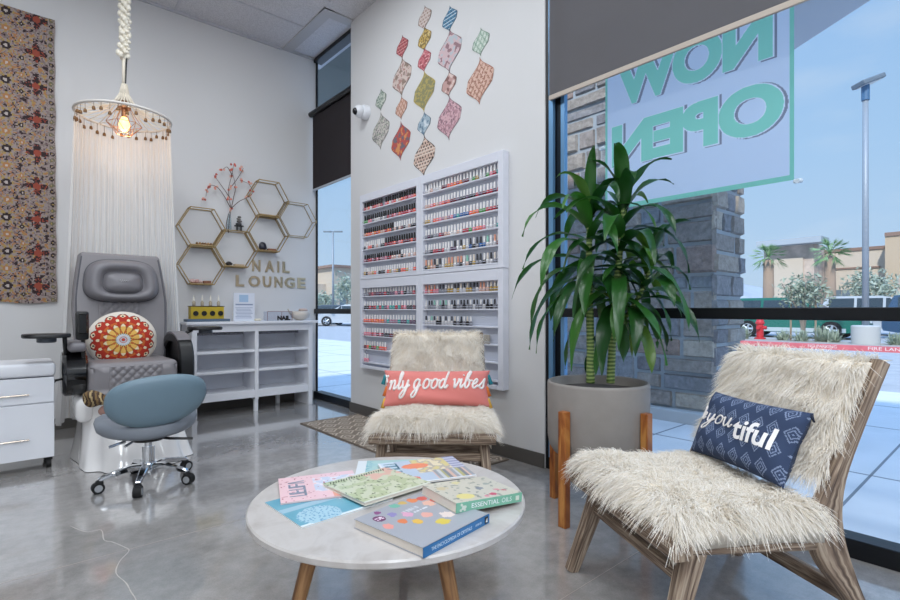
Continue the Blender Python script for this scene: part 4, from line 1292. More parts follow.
# upper right: left to right
UR = [
 ([(6, ['nude', 'clear', 'white']), (2, ['wine']), (5, ['orange', 'red', 'coral']), (2, ['wine']), (6, ['green', 'clear', 'gold']), (2, ['red', 'pink']), (1, ['teal'])], ['white'] * 24),
 ([(2, ['nude']), (4, ['coral', 'pink', 'nude']), (5, ['red', 'coral', 'wine']), (6, ['black', 'plum', 'black']), (7, ['wine', 'red', 'plum'])], ['white'] * 24),
 ([(3, ['clear', 'gold']), (3, ['coral', 'pink']), (4, ['nude', 'mauve', 'pink']), (5, ['blue', 'blue', 'teal']), (3, ['orange', 'coral']), (2, ['green']), (4, ['wine', 'orange', 'red'])], ['white'] * 24),
 ([(5, ['black', 'grey', 'plum']), (2, ['wine', 'red']), (6, ['clear', 'white', 'nude']), (3, ['red', 'green', 'black']), (4, ['coral', 'pink', 'nude']), (4, ['teal', 'grey', 'clear'])], ['white'] * 24),
 ([(3, ['black', 'grey']), (4, ['pink', 'red', 'wine']), (5, ['black', 'plum', 'clear']), (3, ['clear', 'gold']), (5, ['black', 'blue', 'grey']), (4, ['wine', 'grey', 'clear'])], ['white'] * 9 + ['white', 'charcoal', 'white', 'charcoal', 'white', 'white', 'charcoal', 'white', 'charcoal', 'charcoal', 'white', 'mint', 'white', 'peach', 'cream']),
 ([(24, ['clear', 'nude', 'black', 'gold', 'grey'])], ['peach', 'cream', 'peach', 'charcoal', 'cream', 'charcoal', 'white', 'cream', 'peach', 'peach', 'cream', 'peach', 'peach', 'white', 'mint', 'white', 'cream', 'charcoal', 'charcoal', 'white', 'cream', 'charcoal', 'cream', 'white']),
]
UL = [
 ([(24, ['pink', 'coral', 'white', 'red', 'nude', 'coral'])], ['black'] * 9 + [None] + ['black'] * 14),
 ([(4, ['pink', 'green']), (7, ['grey', 'mauve', 'white']), (13, ['coral', 'red', 'pink', 'mauve'])], ['black'] * 24),
 ([(13, ['red', 'coral', 'nude', 'orange']), (11, ['nude', 'black', 'clear', 'wine'])], ['black'] * 13 + ['black'] + ['white'] * 10),
 ([(10, ['nude', 'coral', 'black', 'clear']), (14, ['red', 'coral', 'wine', 'pink'])], ['white'] * 10 + ['black'] * 14),
 ([(13, ['pink', 'red', 'mauve', 'wine']), (11, ['nude', 'clear', 'black'])], ['black'] * 17 + ['white'] * 7),
 ([(24, ['clear', 'nude', 'gold', 'black', 'coral'])], ['white'] * 24),
]
LR = [
 ([(5, ['coral', 'pink', 'nude']), (13, ['clear', 'grey', 'gold']), (6, ['coral', 'gold', 'nude'])], ['peach', 'peach', 'cream', 'peach', 'white', 'charcoal', 'charcoal', 'white', 'cream', 'white', 'charcoal', 'charcoal', 'cream', 'charcoal', 'cream', 'charcoal', 'charcoal', 'charcoal', 'peach', 'peach', 'white', 'cream', 'cream', 'white']),
 ([(24, ['black', 'grey', 'clear', 'grey'])], ['white', 'charcoal', 'charcoal', 'mint', 'white', 'mint', 'charcoal', 'mint', 'white', 'charcoal', 'charcoal', 'white', 'charcoal', 'charcoal', 'charcoal', 'white', 'charcoal', 'charcoal', 'white', 'charcoal', 'charcoal', 'white', 'charcoal', 'white']),
 ([(16, ['black', 'grey', 'clear', 'gold'])], ['charcoal', 'white', 'mint', 'charcoal', 'cream', 'charcoal', 'white', 'charcoal', 'white', 'charcoal', 'cream', 'white', 'charcoal', 'white', 'cream', 'white']),
]
LL = [
 ([(20, ['wine', 'grey', 'red', 'plum', 'pink', 'black', 'red'])], 20), ([(20, ['red', 'black', 'wine', 'teal', 'red', 'pink', 'plum'])], 20), ([(8, ['coral', 'orange', 'red']), (12, ['black', 'wine', 'teal', 'mauve', 'plum'])], 20), ([(20, ['pink', 'red', 'wine', 'nude', 'black'])], 20), ([(9, ['red', 'coral', 'green', 'wine', 'plum'])], 9), ([(2, ['pink', 'mauve'])], 2)]
def rack_row(nm, ya, yb_, z, spec, cp__, ri, cnt=24, each=True, bulk=None, short=False):
    cols = seq(spec, len(cp__))
    sp = (yb_ - ya - .04) / (cnt - 1)
    seen = -1
    for k, cc in enumerate(cp__):
        if cc is None: continue
        seen += 1
        pc = cols[k]
        # left to right in the photo is from far to near (y decreasing)
        y = yb_ - .02 - sp * k + .003 * (hsh(k, ri, z) - .5)
        x = RX + .026 + .004 * hsh(k, ri)
        if each:
            o = bpy.data.objects.new('nail_polish_bottle', bottle_mesh(pc, cc, short)); COL.objects.link(o)
            o.location = (x, y, z)
            tag(o, f'{cc}-capped {pc} polish bottle, {ordn[seen]} from left, {srow[ri]} shelf of {nm} rack', 'nail polish', 'nail polish bottles on the wall racks')
        else:
            bulk.append((x, y, z, pc, cc))
nb_ = 0
for ri, (spec, cp__) in enumerate(UR): rack_row('upper right', 2.597, 3.505, shelf_z['upper'][ri], spec, cp__, ri)
for ri, (spec, cp__) in enumerate(LR): rack_row('lower right', 2.597, 3.505, shelf_z['lower'][ri], spec, cp__, ri, short=True)
bulk = []
for ri, (spec, cp__) in enumerate(UL): rack_row('upper left', 3.60, 4.52, shelf_z['upper'][ri], spec, cp__, ri, each=ri < 4, bulk=bulk)
for ri, (spec, n_) in enumerate(LL): rack_row('lower left', 3.60, 4.52, shelf_z['lower'][ri], spec, ['white'] * n_, ri, cnt=20, each=False, bulk=bulk, short=True)
pk = sorted(pol); ck = sorted(caps)
b = M()
for (x, y, z, pc, cc) in bulk:
    s0 = len(b.v)
    b.k = pk.index(pc); b.lathe([(.0125, 0), (.0148, .003), (.0148, .028), (.0085, .035)], (x, y, z), n=8)
    b.k = len(pk) + ck.index(cc); b.lathe([(.0085, .035), (.0078, .076), (.005, .078)], (x, y, z), n=8)
o = b.build('nail_polish_bottles', [mat('polish_' + p_, pol[p_], .12, coat=.5) for p_ in pk] + [mat('cap_' + c_, *caps[c_]) for c_ in ck], None, 40)
o['kind'] = 'stuff'; tag(o, 'remaining small polish bottles on the lower left rack and the two lowest shelves above it', 'nail polish')
b = M(); q = on(487, 341, 'X', RX + .02); b.box(q.x - .006, q.x + .006, q.y - .03, q.y + .03, shelf_z['lower'][3], shelf_z['lower'][3] + .07, .002)
tag(b.build('price_card', mat('taupe_card', '#a39c92', .6)), 'small taupe card standing on an empty shelf above the fluffy chair', 'card')

# ================================================================== CANOPY LAMP
LX, LY, LZ, LR_ = .745, 5.14, 2.765, .352
m_cream = mat('cream_cord', '#e6dccb', .85)
lp = thing('canopy_lamp', 'hanging canopy lamp with white string curtain and glowing bulb above the grey chair', 'pendant lamp', (LX, LY, 0))
b = M()
b.tube([(LX, LY, 3.27), (LX + .005, LY, CZ)], .018, 8)
rr = random.Random(5)
for k in range(150):                                  # ruffled cloth gathered round the cord
    z = 3.28 + (CZ - 3.31) * k / 150; a_ = k * 1.9
    r = .010 + .020 * abs(math.sin(k * .33)) + .028 * abs(noise.noise((k * .31, 0, 0)))
    c = V((LX + r * math.cos(a_), LY + r * math.sin(a_), z))
    b.ball(c, .020, 7, 5, (1, 1, .7 + .8 * rr.random()))
b.build('ruffled_cord_cover', mat('ivory_cloth', '#ece5d6', .9), lp, True)
b = M(); b.tube([(LX + .016, LY - .016, 3.3), (LX, LY, 2.88)], .006, 6); b.build('flex', m_black, lp)
b = M(); b.tube([(LX - .004, LY, 3.3), (LX - .004, LY, 3.02)], .014, 8); b.build('bound_cord', m_cream, lp, True)
b = M()
nst = 22
for k in range(nst):                                 # macrame cone, crossing cords with a knotted neck
    a0_ = 2 * PI * k / nst
    for sgn in (-1, 1):
        pts = []
        for j in range(7):
            f = j / 6
            r = .02 + (LR_ - .02) * f ** 1.7
            a_ = a0_ + sgn * (1 - f) * .5
            pts.append((LX + r * math.cos(a_), LY + r * math.sin(a_), 3.05 + (LZ - 3.05) * (1 - (1 - f) ** 1.9)))
        b.tube(pts, .0036, 4, cap=False)
b.build('macrame_cone', m_cream, lp)
b = M(); b.tube([(LX + LR_ * math.cos(2 * PI * k / 56), LY + LR_ * math.sin(2 * PI * k / 56), LZ) for k in range(56)], .012, 8, closed=True)
b.build('hoop', mat('white_metal_hoop', '#d9d3cc', .5), lp, True)
# bells around the hoop
m_bell = mat('brass_brown_bell', '#7d5a35', .45, metal=.3)
bell = None
rr = random.Random(9)
for k in range(34):
    a_ = 2 * PI * (k + .3 * rr.random()) / 34
    dz = rr.uniform(.05, .095)
    c = V((LX + (LR_ - .008) * math.cos(a_), LY + (LR_ - .008) * math.sin(a_), LZ - dz))
    b = M(); b.tube([(c.x, c.y, LZ), (c.x, c.y, c.z + .012)], .0015, 4)
    b.lathe([(.004, .016), (.010, .010), (.013, -.006), (.012, -.014), (.0, -.014)], c, 10)
    b.build('bell', m_bell, lp, 40)
# string curtain: pleated sheet hanging round the back and both sides, open in front
ca0, ca1 = math.radians(-10), math.radians(190)      # arc facing the wall (camera side left open)
vdir = math.atan2(LY, LX)
def cur_pos(u, v_):
    a_ = vdir - PI / 2 + ca0 + (ca1 - ca0) * u
    f = 1 - v_
    r = LR_ - .004 + (.05 + .06 * f) * f + (.005 + .010 * f) * math.sin(u * 150 + .6 * math.sin(u * 31)) * min(1, f * 6 + .15)
    return (LX + r * math.cos(a_), min(WY - .03, LY + r * math.sin(a_)), .16 + .02 * math.sin(u * 40) + (LZ - .02 - .16) * v_)
b = M(); b.grid(420, 22, cur_pos)
b.build('string_curtain', sheer('sheer_white_cotton', '#fbfaf9', .72), lp, True)
b = M()
rr = random.Random(3)
for k in range(46):
    u = (k + rr.random()) / 46
    pts = [V(cur_pos(u, 1 - j / 7)) * 1 for j in range(8)]
    pts = [V((LX + (p_.x - LX) * .985, LY + (p_.y - LY) * .985, p_.z)) for p_ in pts]
    b.tube(pts, .0018, 4, cap=False)
b.build('curtain_cords', mat('white_string', '#f0ece6', .9), lp)
# bulb in a wire cage
bz = 2.555
bz2 = 2.50
m_cop2 = mat('copper_wire', '#c08a64', .35, metal=.8)
b = M()
for k in range(6):
    a_ = 2 * PI * k / 6; a2 = a_ + PI / 6
    p0 = V((LX + .045 * math.cos(a_), LY + .045 * math.sin(a_), 2.72)); p1 = V((LX + .155 * math.cos(a_), LY + .155 * math.sin(a_), 2.545)); p2 = V((LX + .07 * math.cos(a2), LY + .07 * math.sin(a2), 2.445))
    pn = V((LX + .155 * math.cos(a_ + PI / 3), LY + .155 * math.sin(a_ + PI / 3), 2.545)); p2n = V((LX + .07 * math.cos(a2 + PI / 3), LY + .07 * math.sin(a2 + PI / 3), 2.445))
    for q0, q1 in ((p0, p1), (p1, pn), (p1, p2), (pn, p2), (p2, p2n)): b.tube([q0, q1], .0028, 5)
b.xf(Matrix.Translation((LX, LY, 2.74)) @ Matrix.Scale(.86, 4) @ Matrix.Translation((-LX, -LY, -2.585)))
b.build('wire_cage', m_cop2, lp)
b = M(); b.lathe([(.05, 2.69), (.052, 2.735), (.03, 2.75), (.018, 2.765)], (LX, LY, 0), 18); b.tube([(LX, LY, 2.69), (LX, LY, 2.62)], .022, 12); b.xf(Matrix.Translation((0, 0, .145))); b.build('socket', m_cop2, lp, 40)
b = M(); b.lathe([(.014, 2.625), (.03, 2.59), (.042, 2.55), (.036, 2.515), (.018, 2.495), (.0, 2.49)], (LX, LY, 0), 18, cap=False)
b.xf(Matrix.Translation((0, 0, .15))); b.build('bulb', mat('glowing_bulb', '#ffdca8', .3, emit='#ffb266', estr=3.5), lp, True)

# ================================================================== PEDICURE CHAIR
m_grey = mat('grey_leather', '#837f82', .45, bump=.1, bscale=260)
m_greyd = mat('grey_leather_panel', '#79767a', .42, bump=.1, bscale=260)
m_seam = mat('dark_piping', '#56565c', .6)
PX, PY = .70, 4.70
pc = thing('pedicure_chair', 'big grey leather pedicure massage chair on a white sculpted base under the canopy', 'pedicure chair', (PX, PY, 0))
# white base
def base_pos(u, v_):
    a_ = 2 * PI * u
    f = v_
    hx = .37 - .035 * f - .02 * math.sin(PI * f); 
    yf, ybk = 4.02 + .30 * f ** .7, 5.16 - .05 * f
    cy, hy = (yf + ybk) / 2, (ybk - yf) / 2
    e = .72
    cx = abs(math.cos(a_)) ** e * (1 if math.cos(a_) > 0 else -1); sy = abs(math.sin(a_)) ** e * (1 if math.sin(a_) > 0 else -1)
    rip = 1 + (.035 * math.sin(a_ * 9 + f * 2.2) + .015 * math.sin(a_ * 17)) * (1 - f) ** .8
    return (PX + .02 + hx * cx * rip, cy + hy * sy * rip, .004 + .47 * f)
b = M(); b.grid(120, 14, base_pos, wrap=True); b.add([base_pos(k / 60, 1) for k in range(60)], [tuple(range(60))])
b.build('base', mat('white_gloss_fibreglass', '#e9e7e6', .16, coat=.5), pc, True)
# cushioned panels by superellipsoid-like rounded boxes with deformation
def pad(x0, x1, y0, y1, z0, z1, bev, seg=4, fn=None, sub=0):
    bm = bmesh.new(); bmesh.ops.create_cube(bm, size=1)
    bmesh.ops.scale(bm, vec=(x1 - x0, y1 - y0, z1 - z0), verts=bm.verts)
    if sub: bmesh.ops.subdivide_edges(bm, edges=bm.edges[:], cuts=sub, use_grid_fill=True)
    sh_ = [e for e in bm.edges if len(e.link_faces) == 2 and e.calc_face_angle(0) > .5]
    bmesh.ops.bevel(bm, geom=sh_, offset=bev, segments=seg, affect='EDGES', profile=.5, clamp_overlap=True)
    bmesh.ops.translate(bm, vec=((x0 + x1) / 2, (y0 + y1) / 2, (z0 + z1) / 2), verts=bm.verts)
    if fn:
        for v in bm.verts: v.co = V(fn(v.co))
    return bm
b = M().bm(pad(PX - .28, PX + .28, 4.32, 4.98, .47, .72, .06, 5, sub=6)); se = b.build('seat', m_grey, pc, True)
def quilt(name, par, cen, ux, uz, nrm, w, h, nx, nz):
    """diamond-quilted leather panel standing proud of its cushion"""
    cen, ux, uz, nrm = V(cen), V(ux), V(uz), V(nrm)
    def pos(u, v_):
        s, t_ = (u - .5) * w, (v_ - .5) * h
        a_ = (u * nx + v_ * nz); c_ = (u * nx - v_ * nz)
        d = abs(math.sin(PI * a_)) * abs(math.sin(PI * c_))
        ed = min(u, 1 - u, v_, 1 - v_)
        return cen + ux * s + uz * t_ + nrm * (.003 + .013 * math.sqrt(d) * min(1, ed * 12) - (.012 if ed <= 0 else 0))
    b = M(); b.grid(60, 40, pos); return b.build(name, m_grey, par, True)
quilt('quilted_front', se, (PX + .005, 4.321, .61), (1, 0, 0), (0, .05, 1), (0, -1, .05), .35, .18, 6, 3)
# back rest, leaning back
BX = .712
by0, bz0 = 4.98, .60
lean = .17
def bk(p):
    f = (p.z - bz0) / (1.575 - bz0)
    w = .98 + .12 * math.sin(PI * min(1, max(0, f)) * .85) - .10 * max(0, f - .6) / .4
    return (BX + (p.x - BX) * w, p.y + lean * f, p.z)
b = M().bm(pad(BX - .305, BX + .305, by0 - .08, by0 + .09, bz0, 1.575, .055, 5, bk, sub=6)); bkr = b.build('backrest', m_grey, pc, True)
def bkpt(s, z, d=0):
    f = (z - bz0) / (1.575 - bz0)
    w = .98 + .12 * math.sin(PI * min(1, max(0, f)) * .85) - .10 * max(0, f - .6) / .4
    return V((BX + s * w, by0 - .08 + lean * f - d, z))
for s in (-.287, .287):
    b = M()
    b.tube([bkpt(s, .62 + .92 * k / 16, .012) + V((0, .012, 0)) for k in range(17)], .005, 6)
    b.build('piping', m_seam, bkr)
# headrest: oval pillow ring with a flat inner panel
hz0, hh_, hw_ = 1.345, .178, .252
def sell(u, e=.62):
    a_ = 2 * PI * u
    c_, s_ = math.cos(a_), math.sin(a_)
    return (abs(c_) ** e * (1 if c_ > 0 else -1), abs(s_) ** e * (1 if s_ > 0 else -1))
b = M()
def hr_pos(u, v_):
    cx, sz = sell(u)
    k = [(0, .105), (.42, .10), (.5, .07), (.53, .055), (.58, .085), (.7, .115), (.85, .105), (.97, .06), (1.0, .0), (1.0, -.02)]
    i = min(len(k) - 1, round(v_ * (len(k) - 1)))
    r, d = k[i]
    if r <= .5: sz2 = sz * .9 - (.12 if r > 0 else 0) * 0
    else: sz2 = sz
    return bkpt(cx * hw_ * r, hz0 + sz2 * hh_ * r - .03 * (1 - r) * (1 if r < .6 else .4), d)
b.grid(64, 9, hr_pos, wrap=True)
b.build('headrest', m_greyd, pc, True)
b = M(); b.tube([bkpt(sell(k / 56)[0] * hw_ * .535, hz0 + sell(k / 56)[1] * hh_ * .535 - .008, .061) for k in range(56)], .004, 6, closed=True); b.tube([bkpt(sell(k / 56)[0] * hw_ * 1.0, hz0 + sell(k / 56)[1] * hh_, .008) for k in range(56)], .005, 6, closed=True)
b.build('headrest_piping', m_seam, pc)
b = M(); b.tube([bkpt(-.03 + .06 * k / 24, hz0 - .004 + .012 * math.sin(k * 1.1) * (1 - k / 30), .108) for k in range(25)], .0022, 5); b.build('embroidery', mat('pale_thread', '#b4b2b4', .6), pc)
quilt('quilted_back', bkr, bkpt(-.02, 1.12, .0), (1, 0, 0), (0, .17, 1), (0, -1, .17), .30, .34, 5, 5)
# arm rests
def arm(s, yin):
    xc = PX + s
    b = M()
    pts = [(xc, 5.0, .50), (xc, 5.0, .66), (xc, 4.96, .79), (xc, 4.84, .865), (xc, 4.66, .87), (xc, 4.5, .83), (xc, 4.43, .74), (xc, 4.42, .6), (xc, 4.45, .5)]
    pp = spline(pts, 5)
    b.tube(pp, 0, flat=(.11, .07), up=(0, 0, 1))
    a_ = b.build('armrest', m_black, pc, 40)
    b = M(); q = [p_ + V((0, 0, .037)) for p_ in pp[12:27]]
    b.tube(q, 0, flat=(.10, .018)); b.build('arm_pad', m_greyd, a_, 40)
    b = M()
    pr_ = [(xc, 4.98, .5), (xc, 4.98, .7), (xc, 4.86, .83), (xc, 4.58, .83), (xc, 4.46, .74), (xc, 4.46, .5)]
    b.prism([(xc - .012, p_[1], p_[2]) for p_ in pr_], (.024, 0, 0)); b.build('side_panel', m_black, a_)
    return a_
arm(.36, 0)
xl = PX - .345
b = M(); b.tube([(xl - .075, 4.60, .645), (xl - .055, 4.60, .645), (xl + .055, 4.60, .645), (xl + .07, 4.60, .645)], [.16, .185, .185, .16], 28)
b.xf(Matrix.Translation((0, 4.60, .645)) @ Matrix.Diagonal((1, 1, .92, 1)).to_4x4() @ Matrix.Translation((0, -4.60, -.645)))
al = b.build('armrest', mat('gloss_black', '#08080a', .14, coat=.4), pc, 40)
b = M().bm(pad(xl - .05, xl + .06, 4.42, 4.9, .80, .87, .03, 4)); b.build('arm_pad', m_greyd, al, True)
b = M(); b.box(xl - .005, xl + .075, 4.44, 4.50, .885, 1.09, .016); rm = b.build('remote_holder', m_black, pc, 40)
b = M(); b.box(xl + .008, xl + .062, 4.425, 4.445, .93, 1.075, .008); b.build('remote_screen', mat('black_glass', '#0a0a0b', .08), rm)
b = M(); b.tube([(xl + .04, 4.47, .89), (xl + .045, 4.47, .70)], .013, 8); b.build('stem', m_black, rm)
for side, (xc, yc_, zt, w) in (('l', (xl - .165, 4.46, .925, .27)), ('r', (PX + .575, 4.70, .945, .26))):
    b = M()
    nseg = 40
    o0 = len(b.v)
    for zz, k in ((zt - .016, .96), (zt - .01, 1), (zt + .004, 1), (zt + .010, .97)):
        for i in range(nseg):
            c_ = sell(i / nseg, .6); b.v.append((xc + c_[0] * w / 2 * k, yc_ + c_[1] * .13 * k, zz))
    for r_ in range(3):
        for i in range(nseg): b.face((o0 + r_ * nseg + i, o0 + r_ * nseg + (i + 1) % nseg, o0 + (r_ + 1) * nseg + (i + 1) % nseg, o0 + (r_ + 1) * nseg + i))
    b.face([o0 + i for i in range(nseg)][::-1]); b.face([o0 + 3 * nseg + i for i in range(nseg)])
    tr_ = b.build('tray', m_black, pc, 40)
    b = M(); b.lathe([(.045, zt - .05), (.055, zt - .045), (.055, zt - .012)], (xc, yc_ - .02, 0), 20); b.build('cup_holder', mat('grey_plastic', '#4b525c', .4), tr_, 40)
    b = M()
    if side == 'l': b.tube([(xc + .1, yc_, zt - .015), (xl - .06, 4.50, .84), (xl - .05, 4.52, .74)], .014, 8)
    else: b.tube([(xc - .1, yc_, zt - .015), (PX + .42, 4.72, .90), (PX + .40, 4.74, .8)], .014, 8)
    b.build('tray_arm', m_black, tr_, True)
b = M(); b.tube([(xl - .12, 4.52, .60), (xl - .06, 4.54, .61)], .008, 6); b.ball((xl - .125, 4.52, .60), .016); b.build('knob', m_black, pc, True)
# cloth-wrapped foot block at left of the base
b = M().bm(pad(PX - .355, PX - .25, 4.36, 4.72, .30, .475, .05, 4)); b.build('base_shoulder', mat('white_gloss_fibreglass', '#e9e7e6', .16), pc, True)

# round mandala cushion
def cushion_col(r, a_):
    c = lin
    RED, ORG, YEL, CRM, WHT, DRK = c('#b5321f'), c('#c8632a'), c('#e2b25a'), c('#ead9b8'), c('#dfd6cb'), c('#4a3a34')
    if r < .05: return c('#c34a3a')
    if r < .085: return c('#b9c4cc')
    if r < .10: return c('#c34a3a')
    if r < .20: return c('#c9cdd2') if math.cos(18 * a_) * .5 + .5 > .25 or r < .17 else c('#6a6a70')
    if r < .235: return YEL if math.cos(24 * a_) > -.3 else DRK
    p = abs(((a_ / (2 * PI) * 14) % 1) - .5) * 2          # 0 on petal axis
    if r < .54:
        w = math.sin(PI * min(1, max(0, (r - .2) / .36))) ** .8 * .95
        if p < w - .16: return YEL if r < .44 else CRM
        if p < w: return c('#8a5a2a')
        return ORG if r < .40 else RED
    q = abs(((a_ / (2 * PI) * 14 + .5) % 1) - .5) * 2
    if r < .60: return ORG if q > .35 else RED
    if math.hypot((r - .66) / .045, q / .3) < 1: return CRM
    if r < .74: return RED
    q3 = abs(((a_ / (2 * PI) * 14) % 1) - .5) * 2
    lim = .86 - .1 * q3 ** 2
    if r < lim:
        if math.hypot((r - .80) / .05, q3 / .38) < .55: return DRK
        if math.hypot((r - .80) / .05, q3 / .38) < 1.0: return CRM
        return RED
    if r < lim + .018: return DRK
    return WHT
qc = at(122.5, 340, 4.02); QR = .238
qn = V((-qc.x * .5, -qc.y, .35)).normalized(); qu = V((0, 0, 1)).cross(qn).normalized(); qv = qn.cross(qu)
def cu_pos(u, v_):
    a_ = 2 * PI * u
    r = v_
    return qc + qu * (QR * r * math.cos(a_)) + qv * (QR * .95 * r * math.sin(a_)) + qn * (.085 * (1 - r ** 2.4) ** .7 + .004 * math.sin(a_ * 5) * r)
b = M()
b.grid(196, 54, lambda u, v_: cu_pos(u, max(.002, v_)), lambda u, v_: cushion_col(v_ / 1.04, 2 * PI * u), wrap=True)
b.grid(64, 10, lambda u, v_: cu_pos(u, max(.002, 1 - v_)) - qn * 2 * (cu_pos(u, max(.002, 1 - v_)) - qc).dot(qn), lambda u, v_: lin('#dfd6cb'), wrap=True)
tag(b.build('round_cushion', painted('printed_cotton', .85, .15, 300), None, True), 'round red and yellow mandala cushion leaning on the grey pedicure chair', 'cushion')

# striped towel bundle on the base
tw = M()
tq = on(96, 399, 'Y', 4.20)
def tw_pos(u, v_):
    a_, th_ = 2 * PI * u, PI * v_
    r = 1 + .12 * math.sin(a_ * 3 + v_ * 9) * math.sin(th_)
    return tq + V((.075 * math.cos(th_) * r, .06 * math.sin(th_) * math.cos(a_) * r, (.052 - .02 * math.cos(th_)) * math.sin(th_) * math.sin(a_) * r - .018 * math.cos(th_)))
tw.grid(36, 40, tw_pos, lambda u, v_: lin(['#7d6340', '#3f2e25', '#b09a70', '#4b382b'][int((v_ + .03 * math.sin(u * 12)) * 17) % 4]), wrap=True)
tw.c = lin('#a98378')
tw.ball(tq + V((.06, -.01, -.085)), .05, 14, 9, (1, .9, .8))
tag(tw.build('striped_towel', painted('towel_print', .9, .2, 200), None, True), 'small brown and gold striped towel bundle between pedicure chair and stool', 'towel')

# ================================================================== STOOL
SX, SY = .665, 3.69
sl = thing('technician_stool', 'blue-grey leather stool with a wide curved backrest on chrome castor legs', 'stool', (SX, SY, 0))
m_blue = mat('blue_grey_leather', '#6f8694', .42, bump=.08, bscale=260)
m_sgrey = mat('grey_seat_leather', '#7f858e', .45)
sd_ = V((SX, SY, 0)).normalized(); sr_ = V((sd_.y, -sd_.x, 0))          # away from camera / to the right
def sp(r, d, z): return V((SX, SY, 0)) + sr_ * r + sd_ * d + V((0, 0, z))
def seat_pos(u, v_):
    cx, sy = sell(u, .8)
    k = [(0, .40), (.6, .405), (.85, .40), (.97, .375), (1.0, .345), (.97, .315), (.9, .30), (0, .30)]
    r, z = k[round(v_ * 7)]
    return sp(cx * .285 * r * (1 + .12 * sy) - .005, sy * .22 * r + .04, z + .018 + .03 * abs(cx) ** 2 * r - .012 * (sy < 0))
b = M(); b.grid(56, 7, seat_pos, wrap=True); b.build('seat', m_sgrey, sl, True)
# backrest seen from behind: wide, flat-topped, narrowing to the bottom, curved round the sitter
def bo(u):
    a_ = 2 * PI * u
    c_, s_ = math.cos(a_), math.sin(a_)
    x = abs(c_) ** .85 * (1 if c_ > 0 else -1); z = abs(s_) ** (.62 if s_ > 0 else .95) * (1 if s_ > 0 else -1)
    x *= (1 - .10 * max(0, -z)) 
    return x, z
yaw_b = .10
def br_pos(u, v_):
    x, z = bo(u)
    k = [(0, .045), (.5, .042), (.8, .03), (.95, .012), (1.0, -.012), (.95, -.035), (.8, -.045), (0, -.05)]
    r, d = k[round(v_ * 7)]
    X = x * .272 * r; Z = z * .160 * r
    Z += .035 * (X / .3) * .6
    return sp(X + .048, -.205 - d * .9 + .22 * X * X + X * yaw_b + Z * -.25 + .0, .545 + Z)
b = M(); b.grid(72, 7, br_pos, wrap=True); b.build('backrest', m_blue, sl, True)
b = M(); b.tube([sp(.05, -.15, .45), sp(.04, -.10, .36), sp(.0, .0, .31)], 0, flat=(.09, .03), up=(1, 0, 0)); b.build('back_bracket', m_sgrey, sl)
b = M(); b.lathe([(.09, .275), (.10, .285), (.10, .305)], (SX, SY, 0), 20); b.build('seat_plate', m_black, sl)
b = M(); b.tube([sp(.05, 0, .285), sp(.12, -.04, .275), sp(.25, -.06, .262)], [.010, .009, .008], 8); b.build('height_lever', m_black, sl)
b = M(); b.tube([sp(-.12, -.1, .30), sp(-.2, -.14, .285)], .009, 8); b.tube([sp(-.08, -.12, .30), sp(-.12, -.17, .285)], .008, 8); b.build('tilt_lever', m_chrome, sl)
b = M(); b.tube([(SX, SY, .115), (SX, SY, .235)], .036, 20); b.tube([(SX, SY, .23), (SX, SY, .28)], .022, 16); b.build('gas_lift', m_chrome, sl, 40)
b = M(); b.lathe([(.045, .06), (.055, .08), (.055, .115), (.042, .135)], (SX, SY, 0), 24); b.build('hub', m_chrome, sl, 40)
for k in range(5):
    wpos = [(.568, 3.445), (.844, 3.499), (.905, 3.80), (.637, 3.955), (.405, 3.67)][k]
    d = V((wpos[0] - SX, wpos[1] - SY, 0)); L = d.length; d.normalize(); n_ = V((-d.y, d.x, 0))
    b = M(); b.tube([(SX, SY, .105), V((SX, SY, .115)) + d * .1, V((SX, SY, .085)) + d * (L - .01), V((SX, SY, .075)) + d * L], 0, flat=[(.05, .036), (.045, .036), (.03, .026), (.028, .024)], up=(0, 0, 1))
    lg = b.build('leg', m_chrome, sl, 40)
    w = V((SX, SY, 0)) + d * (L + .0)
    b = M(); b.tube([w + V((0, 0, .08)), w + V((0, 0, .055))], .009, 8)
    b.tube([w - n_ * .022 + V((0, 0, .033)) + d * .008, w + n_ * .022 + V((0, 0, .033)) + d * .008], .033, 18)
    b.box(w.x - .02, w.x + .02, w.y - .02, w.y + .02, .05, .075, .008)
    ct = b.build('castor', m_rubber, lg, 40)
    b = M(); b.tube([w - n_ * .0235 + V((0, 0, .033)) + d * .008, w + n_ * .0235 + V((0, 0, .033)) + d * .008], .021, 16); b.build('castor_disc', mat('silver_disc', '#b9bcc0', .3, metal=.5), lg, 40)

# ================================================================== ROLLING CABINET
KB = thing('drawer_cabinet', 'white drawer cabinet on black castors at the foot of the tapestry wall', 'cabinet', (-.03, 4.68, 0))
kx0, kx1, ky0, ky1 = -.30, .235, 4.47, 4.92
b = M(); b.box(kx0, kx1, ky0 + .018, ky1, .075, .635, .004); b.build('carcass', m_white, KB)
b = M(); b.box(kx0 - .006, kx1 + .006, ky0 - .005, ky1 + .005, .642, .735, .02, 3); b.build('lid', m_white, KB, 40)
m_drw = mat('white_gloss_front', '#e6e8ee', .25, coat=.3)
for z0, z1 in ((.462, .635), (.08, .455)):
    b = M(); b.box(kx0 + .002, kx1 - .002, ky0, ky0 + .018, z0, z1, .003); dr = b.build('drawer', m_drw, KB)
    zh = z1 - (.11 if z0 > .3 else .235)
    b = M(); b.tube([(-.28, ky0 - .022, zh), (.098, ky0 - .022, zh)], .0055, 8); b.box(-.2, -.19, ky0 - .022, ky0, zh - .004, zh + .004); b.box(.03, .04, ky0 - .022, ky0, zh - .004, zh + .004)
    b.build('handle', mat('champagne_steel', '#b7aca0', .25, metal=1), dr)
